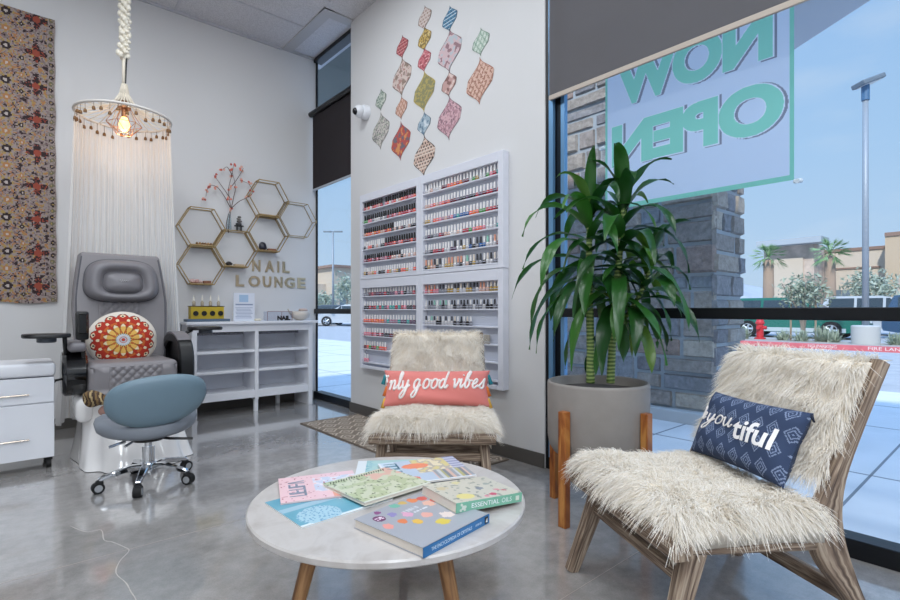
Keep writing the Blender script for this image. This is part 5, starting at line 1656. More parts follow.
for (x, y) in ((kx0 + .05, ky0 + .05), (kx1 - .03, ky0 + .05), (kx0 + .05, ky1 - .05), (kx1 - .03, ky1 - .05)):
    b = M(); b.tube([(x - .014, y, .032), (x + .014, y, .032)], .032, 16); b.box(x - .02, x + .02, y - .02, y + .02, .055, .076); b.build('castor', m_rubber, KB, 40)

# ================================================================== RUG
def rug_col(u, v_):
    x, y = u * .64, v_ * 2.13
    if min(x, .64 - x) < .014 or min(y, 2.13 - y) < .014: return lin('#6a5d52')
    px_, py_ = x / .16, y / .16
    r_ = math.floor(py_)
    fx_, fy_ = (px_ + .5 * (r_ % 2)) % 1 - .5, py_ % 1 - .5
    d = abs(abs(fx_) + abs(fy_) * .9 - .44)
    q = math.hypot(fx_, fy_)
    return lin('#cbbfb0') if d < .055 or .12 < q < .18 else lin(['#8f8378', '#83776c'][hsh(round(x * 90), round(y * 90)) > .5])
b = M(); b.grid(160, 400, lambda u, v_: (2.115 + .645 * u, 2.505 + 2.13 * v_, .008), rug_col); b.c = lin('#7a6e63'); b.box(2.115, 2.76, 2.505, 4.635, .001, .0078)
tag(b.build('runner_rug', painted('flat_woven_rug', .95, .3, 400)), 'brown and cream lattice runner rug along the right wall under the polish racks', 'rug')

# ================================================================== LOUNGE CHAIRS
m_wood = wood('weathered_teak', '#4d3d33', '#84705f', '#b3a18d', .7, 5, 95, .5)
def fur_mat():
    a = N('cream_fur')
    hi = a.n('HairInfo')
    r = a.ramp(hi.outputs['Random'], [(0, '#e6dccb'), (.5, '#f1eadf'), (1, '#faf7f2')])
    a.l(r.outputs['Color'], a.b.inputs['Base Color'])
    a.b.inputs['Roughness'].default_value = .75
    a.b.inputs['Specular IOR Level'].default_value = .25
    return a.m
m_fur = fur_mat()
m_hide = mat('cream_hide', '#e9dfcf', .95)

ch = thing('lounge_chair', 'nearest fluffy cream lounge chair with weathered wood frame and navy pillow', 'chair', (0, 0, 0), 'fluffy lounge chairs')
for s in (-1, 1):
    b = M(); b.tube([(s * .315, 0, 0), (s * .30, .07, .20), (s * .285, .135, .385)], 0, flat=[(.05, .046), (.064, .05), (.085, .055)], up=(1, 0, 0)); b.build('leg', m_wood, ch, 30)
for s in (-1, 1):
    b = M(); b.tube(spline([(s * .305, .80, 0), (s * .303, .685, .19), (s * .302, .60, .36), (s * .302, .625, .52), (s * .30, .72, .72), (s * .295, .83, .925)], 5), 0, flat=[(.046 + .075 * math.exp(-((k - 10) / 4.6) ** 2), .046) for k in range(26)], up=(1, 0, 0)); b.build('back_post', m_wood, ch, 30)
for s in (-1, 1):
    b = M(); b.tube([(s * .30, .03, .385), (s * .30, .30, .375), (s * .30, .62, .365)], 0, flat=[(.045, .06), (.045, .07), (.045, .085)]); b.build('side_rail', m_wood, ch, 30)
b = M(); b.tube([(-.35, .045, .385), (.35, .045, .385)], 0, flat=(.07, .062)); b.build('front_rail', m_wood, ch, 30)
b = M(); b.tube([(-.295, .092, .268), (.295, .092, .268)], 0, flat=(.028, .044)); b.build('front_stretcher', m_wood, ch, 30)
b = M(); b.tube([(-.30, .715, .145), (.30, .715, .145)], 0, flat=(.03, .055)); b.build('rear_stretcher', m_wood, ch, 30)
b = M(); b.tube([(-.29, .80, .88), (.29, .80, .88)], 0, flat=(.03, .06)); b.build('top_rail', m_wood, ch, 30)
b = M(); b.tube([(-.29, .655, .55), (.29, .655, .55)], 0, flat=(.03, .05)); b.build('lower_back_rail', m_wood, ch, 30)

def seat_s(u, v_):
    eu = max(0, (abs(u) - .84) / .16); ef = max(0, (.10 - v_) / .10)
    return V((.335 * u - .01 * eu * (1 if u > 0 else -1), .018 + .557 * v_ + .012 * ef, .490 - .03 * v_ - .05 * eu ** 2 - .045 * ef ** 2 + .008 * math.sin(u * 5 + v_ * 4)))
def back_s(u, v_):
    z = .545 + .395 * v_
    y = .615 + (z - .5) * .46 - .012
    eu = max(0, (abs(u) - .88) / .12); et = max(0, (v_ - .93) / .07)
    return V((.292 * u, y - .03 + .012 * eu ** 2 + .07 * et ** 2 - .012 * (1 - u * u), z - .01 * et ** 2))
def back_d(u, v_): return back_s(u, v_)
def slab(surf, thick, nu=28, nv=20):
    b = M()
    b.grid(nu, nv, lambda u, v_: surf(u * 2 - 1, v_))
    n0 = len(b.v)
    b.grid(nu, nv, lambda u, v_: surf(u * 2 - 1, v_) + V(thick))
    # rim
    def ring(o): 
        w = nu + 1
        return [o + i for i in range(w)] + [o + j * w + nu for j in range(1, nv + 1)] + [o + nv * w + i for i in range(nu - 1, -1, -1)] + [o + j * w for j in range(nv - 1, 0, -1)]
    r0, r1 = ring(0), ring(n0)
    for i in range(len(r0)):
        j = (i + 1) % len(r0); b.face((r0[i], r0[j], r1[j], r1[i]))
    return b
sc_o = slab(seat_s, (0, 0, -.06)).build('seat_cushion', m_hide, ch, True)
bc_o = slab(back_s, (0, .035, .0)).build('back_cushion', m_hide, ch, True)
def grow(surf, n, seed, L0, L1, flow, lift, jitter, clump, sag, cs, u1=1.0):
    rr = random.Random(seed)
    out = []
    for i in range(n):
        u, v_ = rr.uniform(-u1, u1), rr.random()
        e = 1e-3
        p = surf(u, v_)
        nn = (surf(min(1, u + e), v_) - surf(max(-1, u - e), v_)).cross(surf(u, min(1, v_ + e)) - surf(u, max(0, v_ - e)))
        nn = nn.normalized() if nn.length > 0 else V((0, 0, 1))
        if nn.dot(lift) < 0: nn = -nn
        q = p * cs
        cl = V((noise.noise(q), noise.noise(q + V((31, 0, 0))), noise.noise(q + V((0, 57, 0))))) * clump
        fine = p * cs * 3.2
        cl += V((noise.noise(fine), noise.noise(fine + V((31, 0, 0))), noise.noise(fine + V((0, 57, 0))))) * clump * .7
        d = (nn * .62 + flow(u, v_) + cl + V((rr.gauss(0, 1), rr.gauss(0, 1), rr.gauss(0, 1))) * jitter).normalized()
        if d.dot(nn) < .06: d = (d + nn * (.1 - d.dot(nn))).normalized()
        L = rr.uniform(L0, L1)
        bend = V((rr.gauss(0, 1), rr.gauss(0, 1), rr.gauss(0, .4))) * .12
        pts = []
        for k in range(5):
            s = k / 4
            pts.append(p + d * (L * s) + bend * (L * s * s) + V((0, 0, -sag * L * s * s)))
        out.append(pts)
    return out
def seat_flow(u, v_):
    f = V((0, 0, 0))
    f += V((.55 * u * max(0, abs(u) - .55) / .45 * 1.8, 0, 0))
    if v_ < .25: f += V((0, -.6 * (.25 - v_) / .25, -.45 * max(0, .14 - v_) / .14))
    f += V((.22 * math.sin(v_ * 9), -.25, -.05))
    return f
b1 = grow(seat_s, 18000, 1, .05, .085, seat_flow, V((0, -.2, 1)), .22, .85, .55, 11)
# extra long locks along the front and side edges
fur('fur', m_fur, sc_o, b1, rad=.0013)
b2 = grow(back_s, 15000, 2, .035, .062, lambda u, v_: V((.6 * u * abs(u) ** 3, -.3 * abs(u) ** 3, -.75 if v_ < .95 else .1)), V((0, -1, .2)), .20, .8, .35, 16)
fur('fur', m_fur, bc_o, b2, rad=.0011)

ch2 = dup(ch)
ch2['label'] = 'fluffy cream lounge chair with coral pillow standing before the polish racks'
A1 = math.atan2(-.867, -.498); A2 = math.atan2(-.67, .742)
ch.location = (1.635, 1.0, 0); ch.rotation_euler = (0, 0, A1)
ch2.location = (1.733, 2.138, 0.006); ch2.rotation_euler = (0, 0, A2)
T1 = Matrix.Translation((1.635, 1.0, 0)) @ Matrix.Rotation(A1, 4, 'Z')
T2 = Matrix.Translation((1.733, 2.138, 0)) @ Matrix.Rotation(A2, 4, 'Z')

# ------------------------------------------------------------------ pillows
def pillow_fn(w, h, t, T):
    def fn(u, v_, d=0.0):
        """u, v in -1..1 on the front; d = height above the skin (negative of whole thickness for the back)"""
        u = max(-1, min(1, u)); v_ = max(-1, min(1, v_))
        k = max(0, (1 - u ** 4) * (1 - v_ ** 4)) ** .55
        x = w / 2 * u * (1 - .045 * (1 - v_ * v_) * abs(u)) * (1 + .02 * abs(v_)); y = h / 2 * v_ * (1 - .07 * (1 - u * u) * abs(v_))
        z = t / 2 * k + .004 * math.sin(u * 4 + v_ * 6) * k
        return x, y, z
    def front(u, v_, d=0.0):
        x, y, z = fn(u, v_); return T @ V((x, y, z + d))
    def back(u, v_):
        x, y, z = fn(u, v_); return T @ V((x, y, -z))
    return front, back
def pillow(name, label, w, h, t, T, colf, mt, nu=90, nv=50):
    f, k = pillow_fn(w, h, t, T)
    th = thing(name, label, 'pillow', T @ V((0, -h / 2, 0)))
    b = M()
    b.grid(nu, nv, lambda u, v_: f(u * 2 - 1, v_ * 2 - 1), colf)
    b.grid(30, 20, lambda u, v_: k(1 - u * 2, v_ * 2 - 1), lambda u, v_: colf(.5, .02))
    return th, b, f
GL = {
 'O': [[(.8, 1.9), (.3, 1.6), (.05, .8), (.3, .05), (.75, .1), (1.05, .7), (.95, 1.6), (.6, 1.9), (.9, 1.5), (1.3, 1.6)]],
 'o': [[(.62, .95), (.3, .98), (.06, .6), (.1, .15), (.38, 0), (.68, .25), (.74, .7), (.55, .98), (.75, .82), (1.0, .9)]],
 'n': [[(-.1, .75), (.08, 1), (.1, .5), (.04, 0)], [(.06, .45), (.3, .9), (.55, .98), (.6, .6), (.56, .15), (.72, 0), (1.0, .35)]],
 'l': [[(-.05, .25), (.3, 1.0), (.5, 1.7), (.36, 1.98), (.2, 1.5), (.14, .6), (.18, .1), (.38, 0), (.62, .35)]],
 'y': [[(0, .95), (.04, .4), (.22, .05), (.5, .25), (.7, .95), (.62, .0), (.46, -.75), (.18, -.98), (.02, -.7), (.3, -.2), (.95, .45)]],
 'g': [[(.7, .85), (.42, 1), (.1, .7), (.1, .2), (.35, 0), (.62, .4), (.72, .95), (.64, 0), (.48, -.75), (.2, -.98), (.02, -.7), (.3, -.2), (.95, .45)]],
 'd': [[(.66, .8), (.4, 1), (.08, .65), (.1, .15), (.35, 0), (.6, .35), (.76, 1.3), (.84, 1.95), (.72, 1), (.7, .2), (.86, 0), (1.1, .35)]],
 'v': [[(0, .85), (.16, 1), (.24, .5), (.34, .02), (.6, .45), (.74, .98), (.66, .9), (1.0, .85)]],
 'i': [[(-.05, .6), (.14, 1), (.12, .3), (.25, 0), (.5, .35)], [(.24, 1.42), (.27, 1.5)]],
 'b': [[(-.05, .25), (.3, 1.0), (.5, 1.7), (.38, 1.98), (.2, 1.5), (.14, .6), (.2, .08), (.45, .02), (.66, .4), (.58, .85), (.4, .95), (.6, .8), (1.0, .85)]],
 'e': [[(0, .35), (.4, .5), (.6, .8), (.42, 1), (.14, .7), (.14, .2), (.4, 0), (.8, .35)]],
 's': [[(-.1, .1), (.3, .7), (.48, 1.08), (.5, .6), (.56, .2), (.35, 0), (.1, .12)]],
 'u': [[(0, 1), (.05, .3), (.24, 0), (.5, .3), (.64, 1), (.62, .25), (.78, 0), (1.0, .35)]],
 'B': [[(.25, 1.85), (.2, .9), (.1, 0)], [(.0, 1.5), (.4, 1.9), (.75, 1.6), (.6, 1.15), (.25, 1.0), (.7, .9), (.8, .35), (.45, 0), (.1, .1)]],
}
def script(b, f, word_pos, xh_v, base_v, xs_u, r, slope=0, shear=.0, d=.002):
    """word_pos: list of (char, u start); xs_u: width in u of one em-x-height unit; xh_v: x-height in v units"""
    for ch_, u0 in word_pos:
        for st_ in GL[ch_]:
            pts = [(u0 + (x + shear * y) * xs_u, base_v + y * xh_v + slope * (u0 + x * xs_u)) for x, y in st_]
            sp = spline([(p[0], p[1], 0) for p in pts], 5)
            sp = [p for p in sp if -.985 < p.x < .985]
            if len(sp) > 1: b.tube([f(p.x, p.y, d) for p in sp], r, 6)

# coral pillow
Tc = T2 @ Matrix.Translation((.005, .475, .60)) @ Matrix.Rotation(math.radians(90 - 22), 4, 'X') @ Matrix.Rotation(math.radians(0), 4, 'Z')
th, b, f = pillow('lumbar_pillow', 'long coral pillow reading only good vibes on the middle fluffy chair', .67, .235, .12, Tc, lambda u, v_: lin('#dd8079'), None)
b.build('cover', painted('coral_cotton', .85, .2, 400, sheen=.2), th, True)
b = M()
def U(px): return (px - 85) / 630 * 2 - 1
script(b, f, [('O', U(30)), ('n', U(108)), ('l', U(158)), ('y', U(188)), ('g', U(258)), ('o', U(316)), ('o', U(364)), ('d', U(412)), ('v', U(492)), ('i', U(535)), ('b', U(562)), ('e', U(612)), ('s', U(660))], .50, -.12, 0.152, .0072, slope=.05, shear=.22)
b.build('lettering', mat('white_thread', '#f0e9e6', .8), th, True)
for s in (-1, 1):
    for k, (v_, c) in enumerate(((.75, '#2f8f9c'), (.1, '#e07a3a'), (-.55, '#e3b04a'))):
        b = M(); p0 = f(s * .995, v_, 0)
        dn = (T2.to_3x3() @ V((s * .25, -.1, -1))).normalized()
        b.tube([p0, p0 + dn * .012, p0 + dn * .02, p0 + dn * .065], [.005, .010, .009, .014], 9); b.build('tassel', mat('tassel_' + c[1:], c, .85), th, True)

# navy pillow
Tn = T1 @ Matrix.Translation((.005, .565, .625)) @ Matrix.Rotation(math.radians(90 - 26), 4, 'X')
NB, NL = lin('#2f3f5e'), lin('#7b89a5')
def navy(u, v_):
    x, y = u * .46, v_ * .275
    gx, gy = x / .060, y / .072
    q = math.floor(gy)
    a_, c_ = abs((gx + .5 * (q % 2)) % 1 - .5) * .060, abs(gy % 1 - .5) * .072
    dm = a_ / .024 + c_ / .032
    if .80 < dm < 1.0 and hsh(round(x * 400), round(y * 400)) > .12: return NL
    if .42 < dm < .58: return NL
    if dm < .12: return NL
    return NB
th, b, f = pillow('navy_pillow', 'navy pillow with diamond pattern reading be-you-tiful on the nearest fluffy chair', .46, .275, .13, Tn, navy, None, 220, 132)
b.build('cover', painted('navy_cotton', .85, .25, 400), th, True)
b = M()
script(b, f, [('B', -.95), ('e', -.84)], .22, .02, .12, .0036, slope=0, shear=.1)
script(b, f, [('y', -.68), ('o', -.45), ('u', -.24)], .26, -.02, .21, .0030, shear=.2)
b.build('script_lettering', mat('white_thread', '#f0e9e6', .8), th, True)
b = M()
put_text(b, 'tiful', None, None, None, .78, .60, offset=.022, sub=2, fn=lambda x, y, z: f(.03 + x, -.28 + y, .0035))
b.build('block_lettering', mat('white_print_thread', '#f0eeee', .8), th)
b = M()
for s in (1,):
    p0 = f(s * .99, .97, 0)
    b.tube([p0, p0 + V((0, 0, -.012)), p0 + V((.004, -.006, -.028))], [.005, .006, .003], 6)
b.build('corner_tassel', mat('dark_navy_thread', '#262d40', .85), th, True)

# ================================================================== COFFEE TABLE
TXc, TYc, TZ, TR = 1.006, 1.476, .45, .470
tb = thing('coffee_table', 'round white-topped coffee table with splayed wooden legs in the foreground', 'table', (TXc, TYc, 0))
def table_mat():
    a = N('white_stone_top')
    tc = a.n('TexCoord')
    n = a.n('TexNoise', Scale=7.0, Detail=7.0, Roughness=.6, Distortion=1.0); a.l(tc.outputs['Object'], n.inputs['Vector'])
    r = a.ramp(n.outputs['Fac'], [(.3, '#ada6a1'), (.55, '#c2bdba'), (.8, '#b7afa9')])
    a.l(r.outputs['Color'], a.b.inputs['Base Color']); a.b.inputs['Roughness'].default_value = .28
    return a.m
b = M(); b.lathe([(TR - .008, TZ - .026), (TR, TZ - .020), (TR, TZ - .005), (TR - .005, TZ)], (TXc, TYc, 0), 96); b.build('tabletop', table_mat(), tb, 30)
m_leg = wood('warm_oak', '#6f4a2c', '#946a42', '#b08558', .5, 4, 40, .15)
for k in range(3):
    a_ = YAW * -1 + math.radians((-49, -139, 88)[k])
    d = V((math.cos(a_), math.sin(a_), 0))
    p0 = V((TXc, TYc, 0)) + d * .27 + V((0, 0, TZ - .026)); p1 = V((TXc, TYc, 0)) + d * .40
    b = M(); b.tube([p1, p0], [.017, .027], 16, up=(1, 0, 0)); b.build('leg', m_leg, tb, 40)
b = M(); b.lathe([(.31, TZ - .045), (.33, TZ - .026)], (TXc, TYc, 0), 48); b.build('under_frame', m_leg, tb, 30)

# ------------------------------------------------------------------ magazines and books
def flat_book(name, label, cat, O, Ud, w, h, z0, th, colf, mt_pages, nu, nv, spine=None, spine_side='front', group=None, cover_th=.0012, tilt=None):
    """O = lower left corner on the table plane, Ud = unit direction of the lower edge; colf(u,v) = cover print"""
    u_ = V((*Ud, 0)).normalized(); v_ = V((-u_.y, u_.x, 0)); up = V((0, 0, 1))
    o = V((O[0], O[1], z0))
    if tilt: 
        u_ = (u_ + V((0, 0, tilt[0]))).normalized(); v_ = (v_ + V((0, 0, tilt[1]))).normalized(); up = u_.cross(v_)
    t = thing(name, label, cat, o + u_ * w / 2 + v_ * h / 2, group)
    P = lambda x, y, z: o + u_ * x + v_ * y + up * z
    T = Matrix((( u_.x, v_.x, up.x, o.x), (u_.y, v_.y, up.y, o.y), (u_.z, v_.z, up.z, o.z), (0, 0, 0, 1)))
    ins = .003 if th > .01 else .0008
    b = M(); b.box(ins, w - ins, ins, h - ins, cover_th, th - cover_th); b.xf(T); b.build('pages', mt_pages, t)
    b = M(); b.grid(nu, nv, lambda a, c: P(a * w, c * h, th), colf); o1 = len(b.v)
    b.c = colf(.5, .01); b.box(0, w, 0, h, th - cover_th, th - .0001); b.box(0, w, 0, h, 0, cover_th); b.xf(T, o1)
    b.c = (1, 1, 1)
    b.build('cover', painted('printed_cover', .3, coat=.2), t)
    if spine:
        b = M(); b.box(0, w, -.0012, .002, 0, th); b.xf(T); b.build('spine', spine, t)
    return t, P, u_, v_, up
m_page = mat('paper_edges', '#dcd3c8', .8)
TT = TZ + .0004
# blue magazine, lowest at the left
c_ = lin
def blue(u, v_):
    if math.hypot((u - .26) * 1.25, v_ - .20) < .26: return c_('#a9cbd9') if noise.noise((u * 60, v_ * 60, 0)) < .25 else c_('#6a9fbf')
    if v_ > .45 and u > .55 and (u - v_) > .1: return c_('#9aa0ae') if int(u * 40) % 3 else c_('#c3c7d0')
    if v_ < .04 or u > .97: return c_('#dfeaf2')
    return mixc(c_('#4f97b0'), c_('#7ab3c4'), .5 + .5 * noise.noise((u * 3, v_ * 4, 1))) if not (.5 < v_ < .62) else c_('#9dbfd0')
t, P, u_, v_, up = flat_book('magazine', 'sky blue magazine with a pale round badge, lowest at the left of the table', 'magazine', (.6527, 1.4188), (1, .034), .335, .265, TT, .005, blue, m_page, 60, 48, group='magazines on the coffee table')
# pink magazine
def pink(u, v_):
    n_ = noise.noise((u * 9, v_ * 9, 4))
    if .06 < v_ * 0 + u < .0: return c_('#fff')
    if noise.noise((u * 22, v_ * 22, 9)) > .45: return c_('#b8707e')
    if u > .42 and .25 < v_ < .85 and n_ < .25: return c_('#c9cfe2') if n_ < 0 else c_('#e5dfe8')
    if u > .62 and v_ < .28: return c_('#e2a08e')
    return c_('#ecc6cc')
t, P, u_, v_, up = flat_book('magazine', 'pink magazine with grey upright title lying over the blue one', 'magazine', (.6742, 1.6251), (.9357, -.3527), .28, .264, TT + .0058, .005, pink, m_page, 56, 50, group='magazines on the coffee table', tilt=(.004, -.004))
b = M(); worn_title(b, P(.085, .045, .0057), v_, -u_, 5, .165, .050, .008, 3)
b.build('title', mat('grey_blue_ink', '#8d97a8', .6), t)
# teal magazine at the back
t, P, u_, v_, up = flat_book('magazine', 'pale teal magazine at the back of the table beneath the orange-picture magazine', 'magazine', (1.005, 1.715), (.82, -.57), .31, .20, TT, .006, lambda u, v_: c_('#dfe6ea') if (u < .12 or v_ < .07) else (c_('#7fb6c2') if u < .2 and noise.noise((u * 40, v_ * 50, 0)) > .05 else mixc(c_('#9cc9cf'), c_('#b9d6cf'), .5 + .5 * noise.noise((u * 4, v_ * 5, 2)))), m_page, 50, 40, group='magazines on the coffee table')
# orange-picture magazine with title along its left side
def health(u, v_):
    if u < .03 or v_ < .03: return c_('#e6eaf0')
    if u < .20: return c_('#cfe0ee')
    if math.hypot((u - .30) * 1.25, v_ - .17) < .075: return c_('#e26a58')
    if math.hypot((u - .42) * .7, (v_ - .70)) < .12: return c_('#ef8a64')
    if v_ < .42 and u > .55:
        k = int(u * 26)
        return [c_('#9aa0a8'), c_('#c9cdd2'), c_('#b7b27a'), c_('#7f868f'), c_('#d9b7a8')][k % 5]
    if u > .84: return c_('#8d93b8') if int(v_ * 18) % 2 else c_('#c3c6d8')
    n_ = noise.noise((u * 8, v_ * 7, 6))
    if v_ > .35 and u > .4: return c_('#d8c98a') if n_ > .1 else (c_('#b9b0a6') if n_ > -.15 else c_('#e6d9b8'))
    return c_('#b9c9dc')
t, P, u_, v_, up = flat_book('magazine', 'magazine with orange picture and blue title on top at the back of the table', 'magazine', (1.0406, 1.5074), (.9328, -.3604), .327, .27, TT + .012, .006, health, m_page, 70, 56, group='magazines on the coffee table')
b = M(); worn_title(b, P(.022, .035, .0064), v_, u_, 6, .215, .046, .0075, 8)
b.build('title', mat('teal_ink', '#4f7f96', .6), t)
# green spiral-bound notebook
def green(u, v_):
    if v_ < .05: return c_('#d9dccf')
    n_ = noise.noise((u * 7, v_ * 7, 3))
    if u > .55 and v_ > .62 and n_ > -.1: return c_('#e2b7a6')
    if noise.noise((u * 30, v_ * 18, 5)) > .36: return c_('#6d7a58')
    return c_('#bac39c') if n_ > 0 else c_('#cfd2b8')
t, P, u_, v_, up = flat_book('notebook', 'pale green spiral-bound notebook in the middle of the magazines', 'notebook', (.869, 1.4175), (.9982, .06), .29, .266, TT + .0125, .011, green, m_page, 60, 50, tilt=(-.01, -.01))
b = M()
for k in range(22):
    x = .02 + k * .0112
    b.tube([P(x + .003 * math.cos(a_), .243 + .006 * math.cos(a_), .0113 + .0035 * math.sin(a_)) for a_ in [2 * PI * j / 8 for j in range(8)]], .0012, 4, closed=True)
b.build('spiral_binding', mat('dark_wire', '#3b3b42', .4, metal=.5), t)
# crystals book
def crys(u, v_):
    if math.hypot((u - .17) * 1.17, v_ - .80) < .075: return c_('#6d2c5e') if not (.77 < v_ < .83 and abs(u - .17) < .045 and hsh(round(u * 60), round(v_ * 60)) > .4) else c_('#e8d5e2')
    items = [(.11, .60, '#e59a90', .05), (.26, .93, '#8b4f82', .035), (.33, .78, '#8f86b8', .045), (.44, .66, '#dba3bd', .05), (.28, .57, '#df7f4e', .045), (.38, .45, '#e2b54a', .05), (.56, .50, '#e3a89a', .055), (.55, .25, '#d9c24e', .06), (.70, .34, '#e2d3cc', .06), (.50, .93, '#6fb6a0', .045), (.62, .93, '#cfae5e', .04), (.74, .90, '#e0834e', .05), (.85, .86, '#d0594c', .05), (.80, .70, '#e1b3a0', .06), (.92, .70, '#c8544a', .05)]
    for x, y, col, r in items:
        if math.hypot((u - x) * 1.17, (v_ - y)) < r * (1.3 + .5 * noise.noise((u * 22, v_ * 22, x * 9))): return c_(col)
    if .62 < v_ < .66 and .52 < u < .72 and hsh(round(u * 110), 3) > .35: return c_('#d9dbe0')
    if .70 < v_ < .76 and .45 < u < .70 and hsh(round(u * 90), 5) > .4: return c_('#c9ccd2')
    return c_('#a3a6ae')
m_blue_sp = mat('blue_spine_cloth', '#2f6fa5', .4)
t, P, u_, v_, up = flat_book('crystal_book', 'thick grey crystal encyclopedia with blue spine at the front of the table', 'book', (.815, 1.0414), (.9888, .1494), .292, .284, TT, .027, crys, m_page, 110, 96, spine=m_blue_sp)
b = M(); put_text(b, 'THE ENCYCLOPEDIA OF CRYSTALS', P(.030, -.0015, .0085), u_, up, .175, .010, offset=.01); worn_title(b, P(.222, -.0015, .0100), u_, up, 6, .030, .005, .001, 5)
b.build('spine_title', mat('pale_blue_ink', '#cfe0ee', .6), t)
b = M(); b.box(.268, .284, -.0022, -.001, .004, .023); b.xf(Matrix(((u_.x, v_.x, 0, P(0, 0, 0).x), (u_.y, v_.y, 0, P(0, 0, 0).y), (0, 0, 1, P(0, 0, 0).z), (0, 0, 0, 1)))); b.build('publisher_mark', m_black, t)
b = M(); b.add([P(.271, -.0024, .008), P(.281, -.0024, .006), P(.279, -.0024, .020)], [(0, 1, 2)]); b.build('publisher_triangle', mat('white_ink', '#eef0f2', .6), t)
# essential oils book, resting partly on the crystals book
def oils(u, v_):
    if math.hypot((u - .25), (v_ - .22) * 1.0) < .12: return c_('#e3d68a')
    for x, y, col, r in ((.62, .14, '#c8506e', .07), (.50, .10, '#d98a98', .05), (.78, .30, '#d88a94', .05), (.85, .22, '#b94f62', .04), (.60, .46, '#7f8a94', .07), (.15, .7, '#cdbf9a', .1), (.45, .85, '#d8cf9e', .08), (.80, .62, '#9aa39a', .06)):
        if math.hypot(u - x, v_ - y) < r * (.8 + .5 * noise.noise((u * 18, v_ * 18, x * 5))): return c_(col)
    if noise.noise((u * 14, v_ * 14, 7)) > .34: return c_('#8f958a')
    return c_('#cdc9ba')
m_grn_sp = mat('green_spine_cloth', '#7db79c', .45)
t, P, u_, v_, up = flat_book('oils_book', 'thick essential oils book with green spine at the right, overlapping the crystal encyclopedia', 'book', (1.026, 1.150), (.9928, -.12), .268, .207, TT + .0288, .030, oils, m_page, 80, 70, spine=m_grn_sp, tilt=(-.075, -.01))
b = M(); put_text(b, 'ESSENTIAL', P(.058, -.0016, .0085), u_, up, .112, .0145, offset=.004); put_text(b, 'OILS', P(.180, -.0016, .0085), u_, up, .042, .0145, offset=-.006)
b.build('spine_title', mat('white_ink', '#eef0f2', .6), t)
b = M()
for k in range(9): b.tube([P(.012 + .026 * hsh(k, 1), -.0016, .006 + .018 * hsh(k, 2)), P(.012 + .026 * hsh(k, 1), -.0024, .006 + .018 * hsh(k, 2))], .0045, 8)
b.box(.240, .254, -.003, -.001, .008, .022); b.v[-8:] = [tuple(P(p[0], p[1], p[2])) for p in b.v[-8:]]
b.build('spine_emblem', mat('pale_grey_green', '#d5dccf', .6), t)

# ================================================================== PLANTER AND PLANT
QX, QY = 2.408, 1.543
pl = thing('planter', 'big grey concrete pot held in a four-legged wooden stand by the window', 'planter', (QX, QY, 0))
m_pot = mat('grey_concrete_pot', '#918b86', .75, bump=.12, bscale=120, var=.06, vscale=9)
b = M(); b.lathe([(.20, .325), (.235, .335), (.258, .37), (.266, .42), (.268, .70), (.266, .712), (.258, .716), (.249, .712), (.247, .66), (.0, .66)], (QX, QY, 0), 64, cap=False); b.lathe([(.0, .325), (.20, .325)], (QX, QY, 0), 64, cap=False); b.build('pot', m_pot, pl, True)
b = M(); b.grid(40, 6, lambda u, v_: (QX + .247 * v_ * math.cos(2 * PI * u), QY + .247 * v_ * math.sin(2 * PI * u), .664 + .008 * noise.noise((u * 9, v_ * 9, 0))), wrap=True); b.build('soil', mat('dark_potting_soil', '#57504b', .95, bump=.6, bscale=60), pl)
m_pst = wood('acacia_stand', '#6d3413', '#a4602a', '#c98b48', .4, 4, 30, .1)
for (x, y) in ((2.117, 1.55), (2.413, 1.838), (2.39, 1.264), (2.686, 1.552)):
    d = V((x - QX, y - QY, 0)).normalized()
    a_ = math.atan2(d.y, d.x)
    b = M(); b.box(-.020, .020, -.024, .024, 0, .585, .004); b.xf(Matrix.Translation((QX + d.x * .290, QY + d.y * .290, 0)) @ Matrix.Rotation(a_, 4, 'Z')); b.build('leg', m_pst, pl)
for a_ in (0, PI / 2):
    b = M(); b.box(-.285, .285, -.016, .016, .295, .324, .003); b.xf(Matrix.Translation((QX, QY, 0 if a_ == 0 else -.0005)) @ Matrix.Rotation(a_ + math.atan2(1.55 - QY, 2.117 - QX), 4, 'Z')); b.build('cross_bar', m_pst, pl)

def leaf_mat():
    a = N('corn_plant_leaf')
    uv = a.n('UVMap'); sep = a.n('SeparateXYZ'); a.l(uv.outputs['UV'], sep.inputs[0])
    at_ = a.n('Attribute', attribute_name='Col')
    w = a.n('TexWave', Scale=3.0, Distortion=1.5); mp = a.n('Mapping'); mp.inputs['Scale'].default_value = (4, .15, 1)
    a.l(uv.outputs['UV'], mp.inputs['Vector']); a.l(mp.outputs['Vector'], w.inputs['Vector'])
    mx = a.n('Mix', data_type='RGBA', blend_type='MULTIPLY'); mx.inputs[0].default_value = .25
    r = a.ramp(w.outputs['Fac'], [(0, '#8a9a80'), (1, '#ffffff')])
    a.l(at_.outputs['Color'], mx.inputs[6]); a.l(r.outputs['Color'], mx.inputs[7]); a.l(mx.outputs[2], a.b.inputs['Base Color'])
    a.b.inputs['Roughness'].default_value = .3
    a.b.inputs['Specular IOR Level'].default_value = .6
    tl = a.n('BsdfTranslucent'); a.l(mx.outputs[2], tl.inputs['Color'])
    ms = a.n('MixShader'); ms.inputs['Fac'].default_value = .25
    a.l(a.b.outputs[0], ms.inputs[1]); a.l(tl.outputs[0], ms.inputs[2]); a.l(ms.outputs[0], a.out.inputs['Surface'])
    return a.m
m_leaf = leaf_mat()
m_cane = N('green_cane'); tc = m_cane.n('TexCoord'); wv = m_cane.n('TexWave', Scale=16.0, Distortion=2.0, wave_type='BANDS', bands_direction='Z')
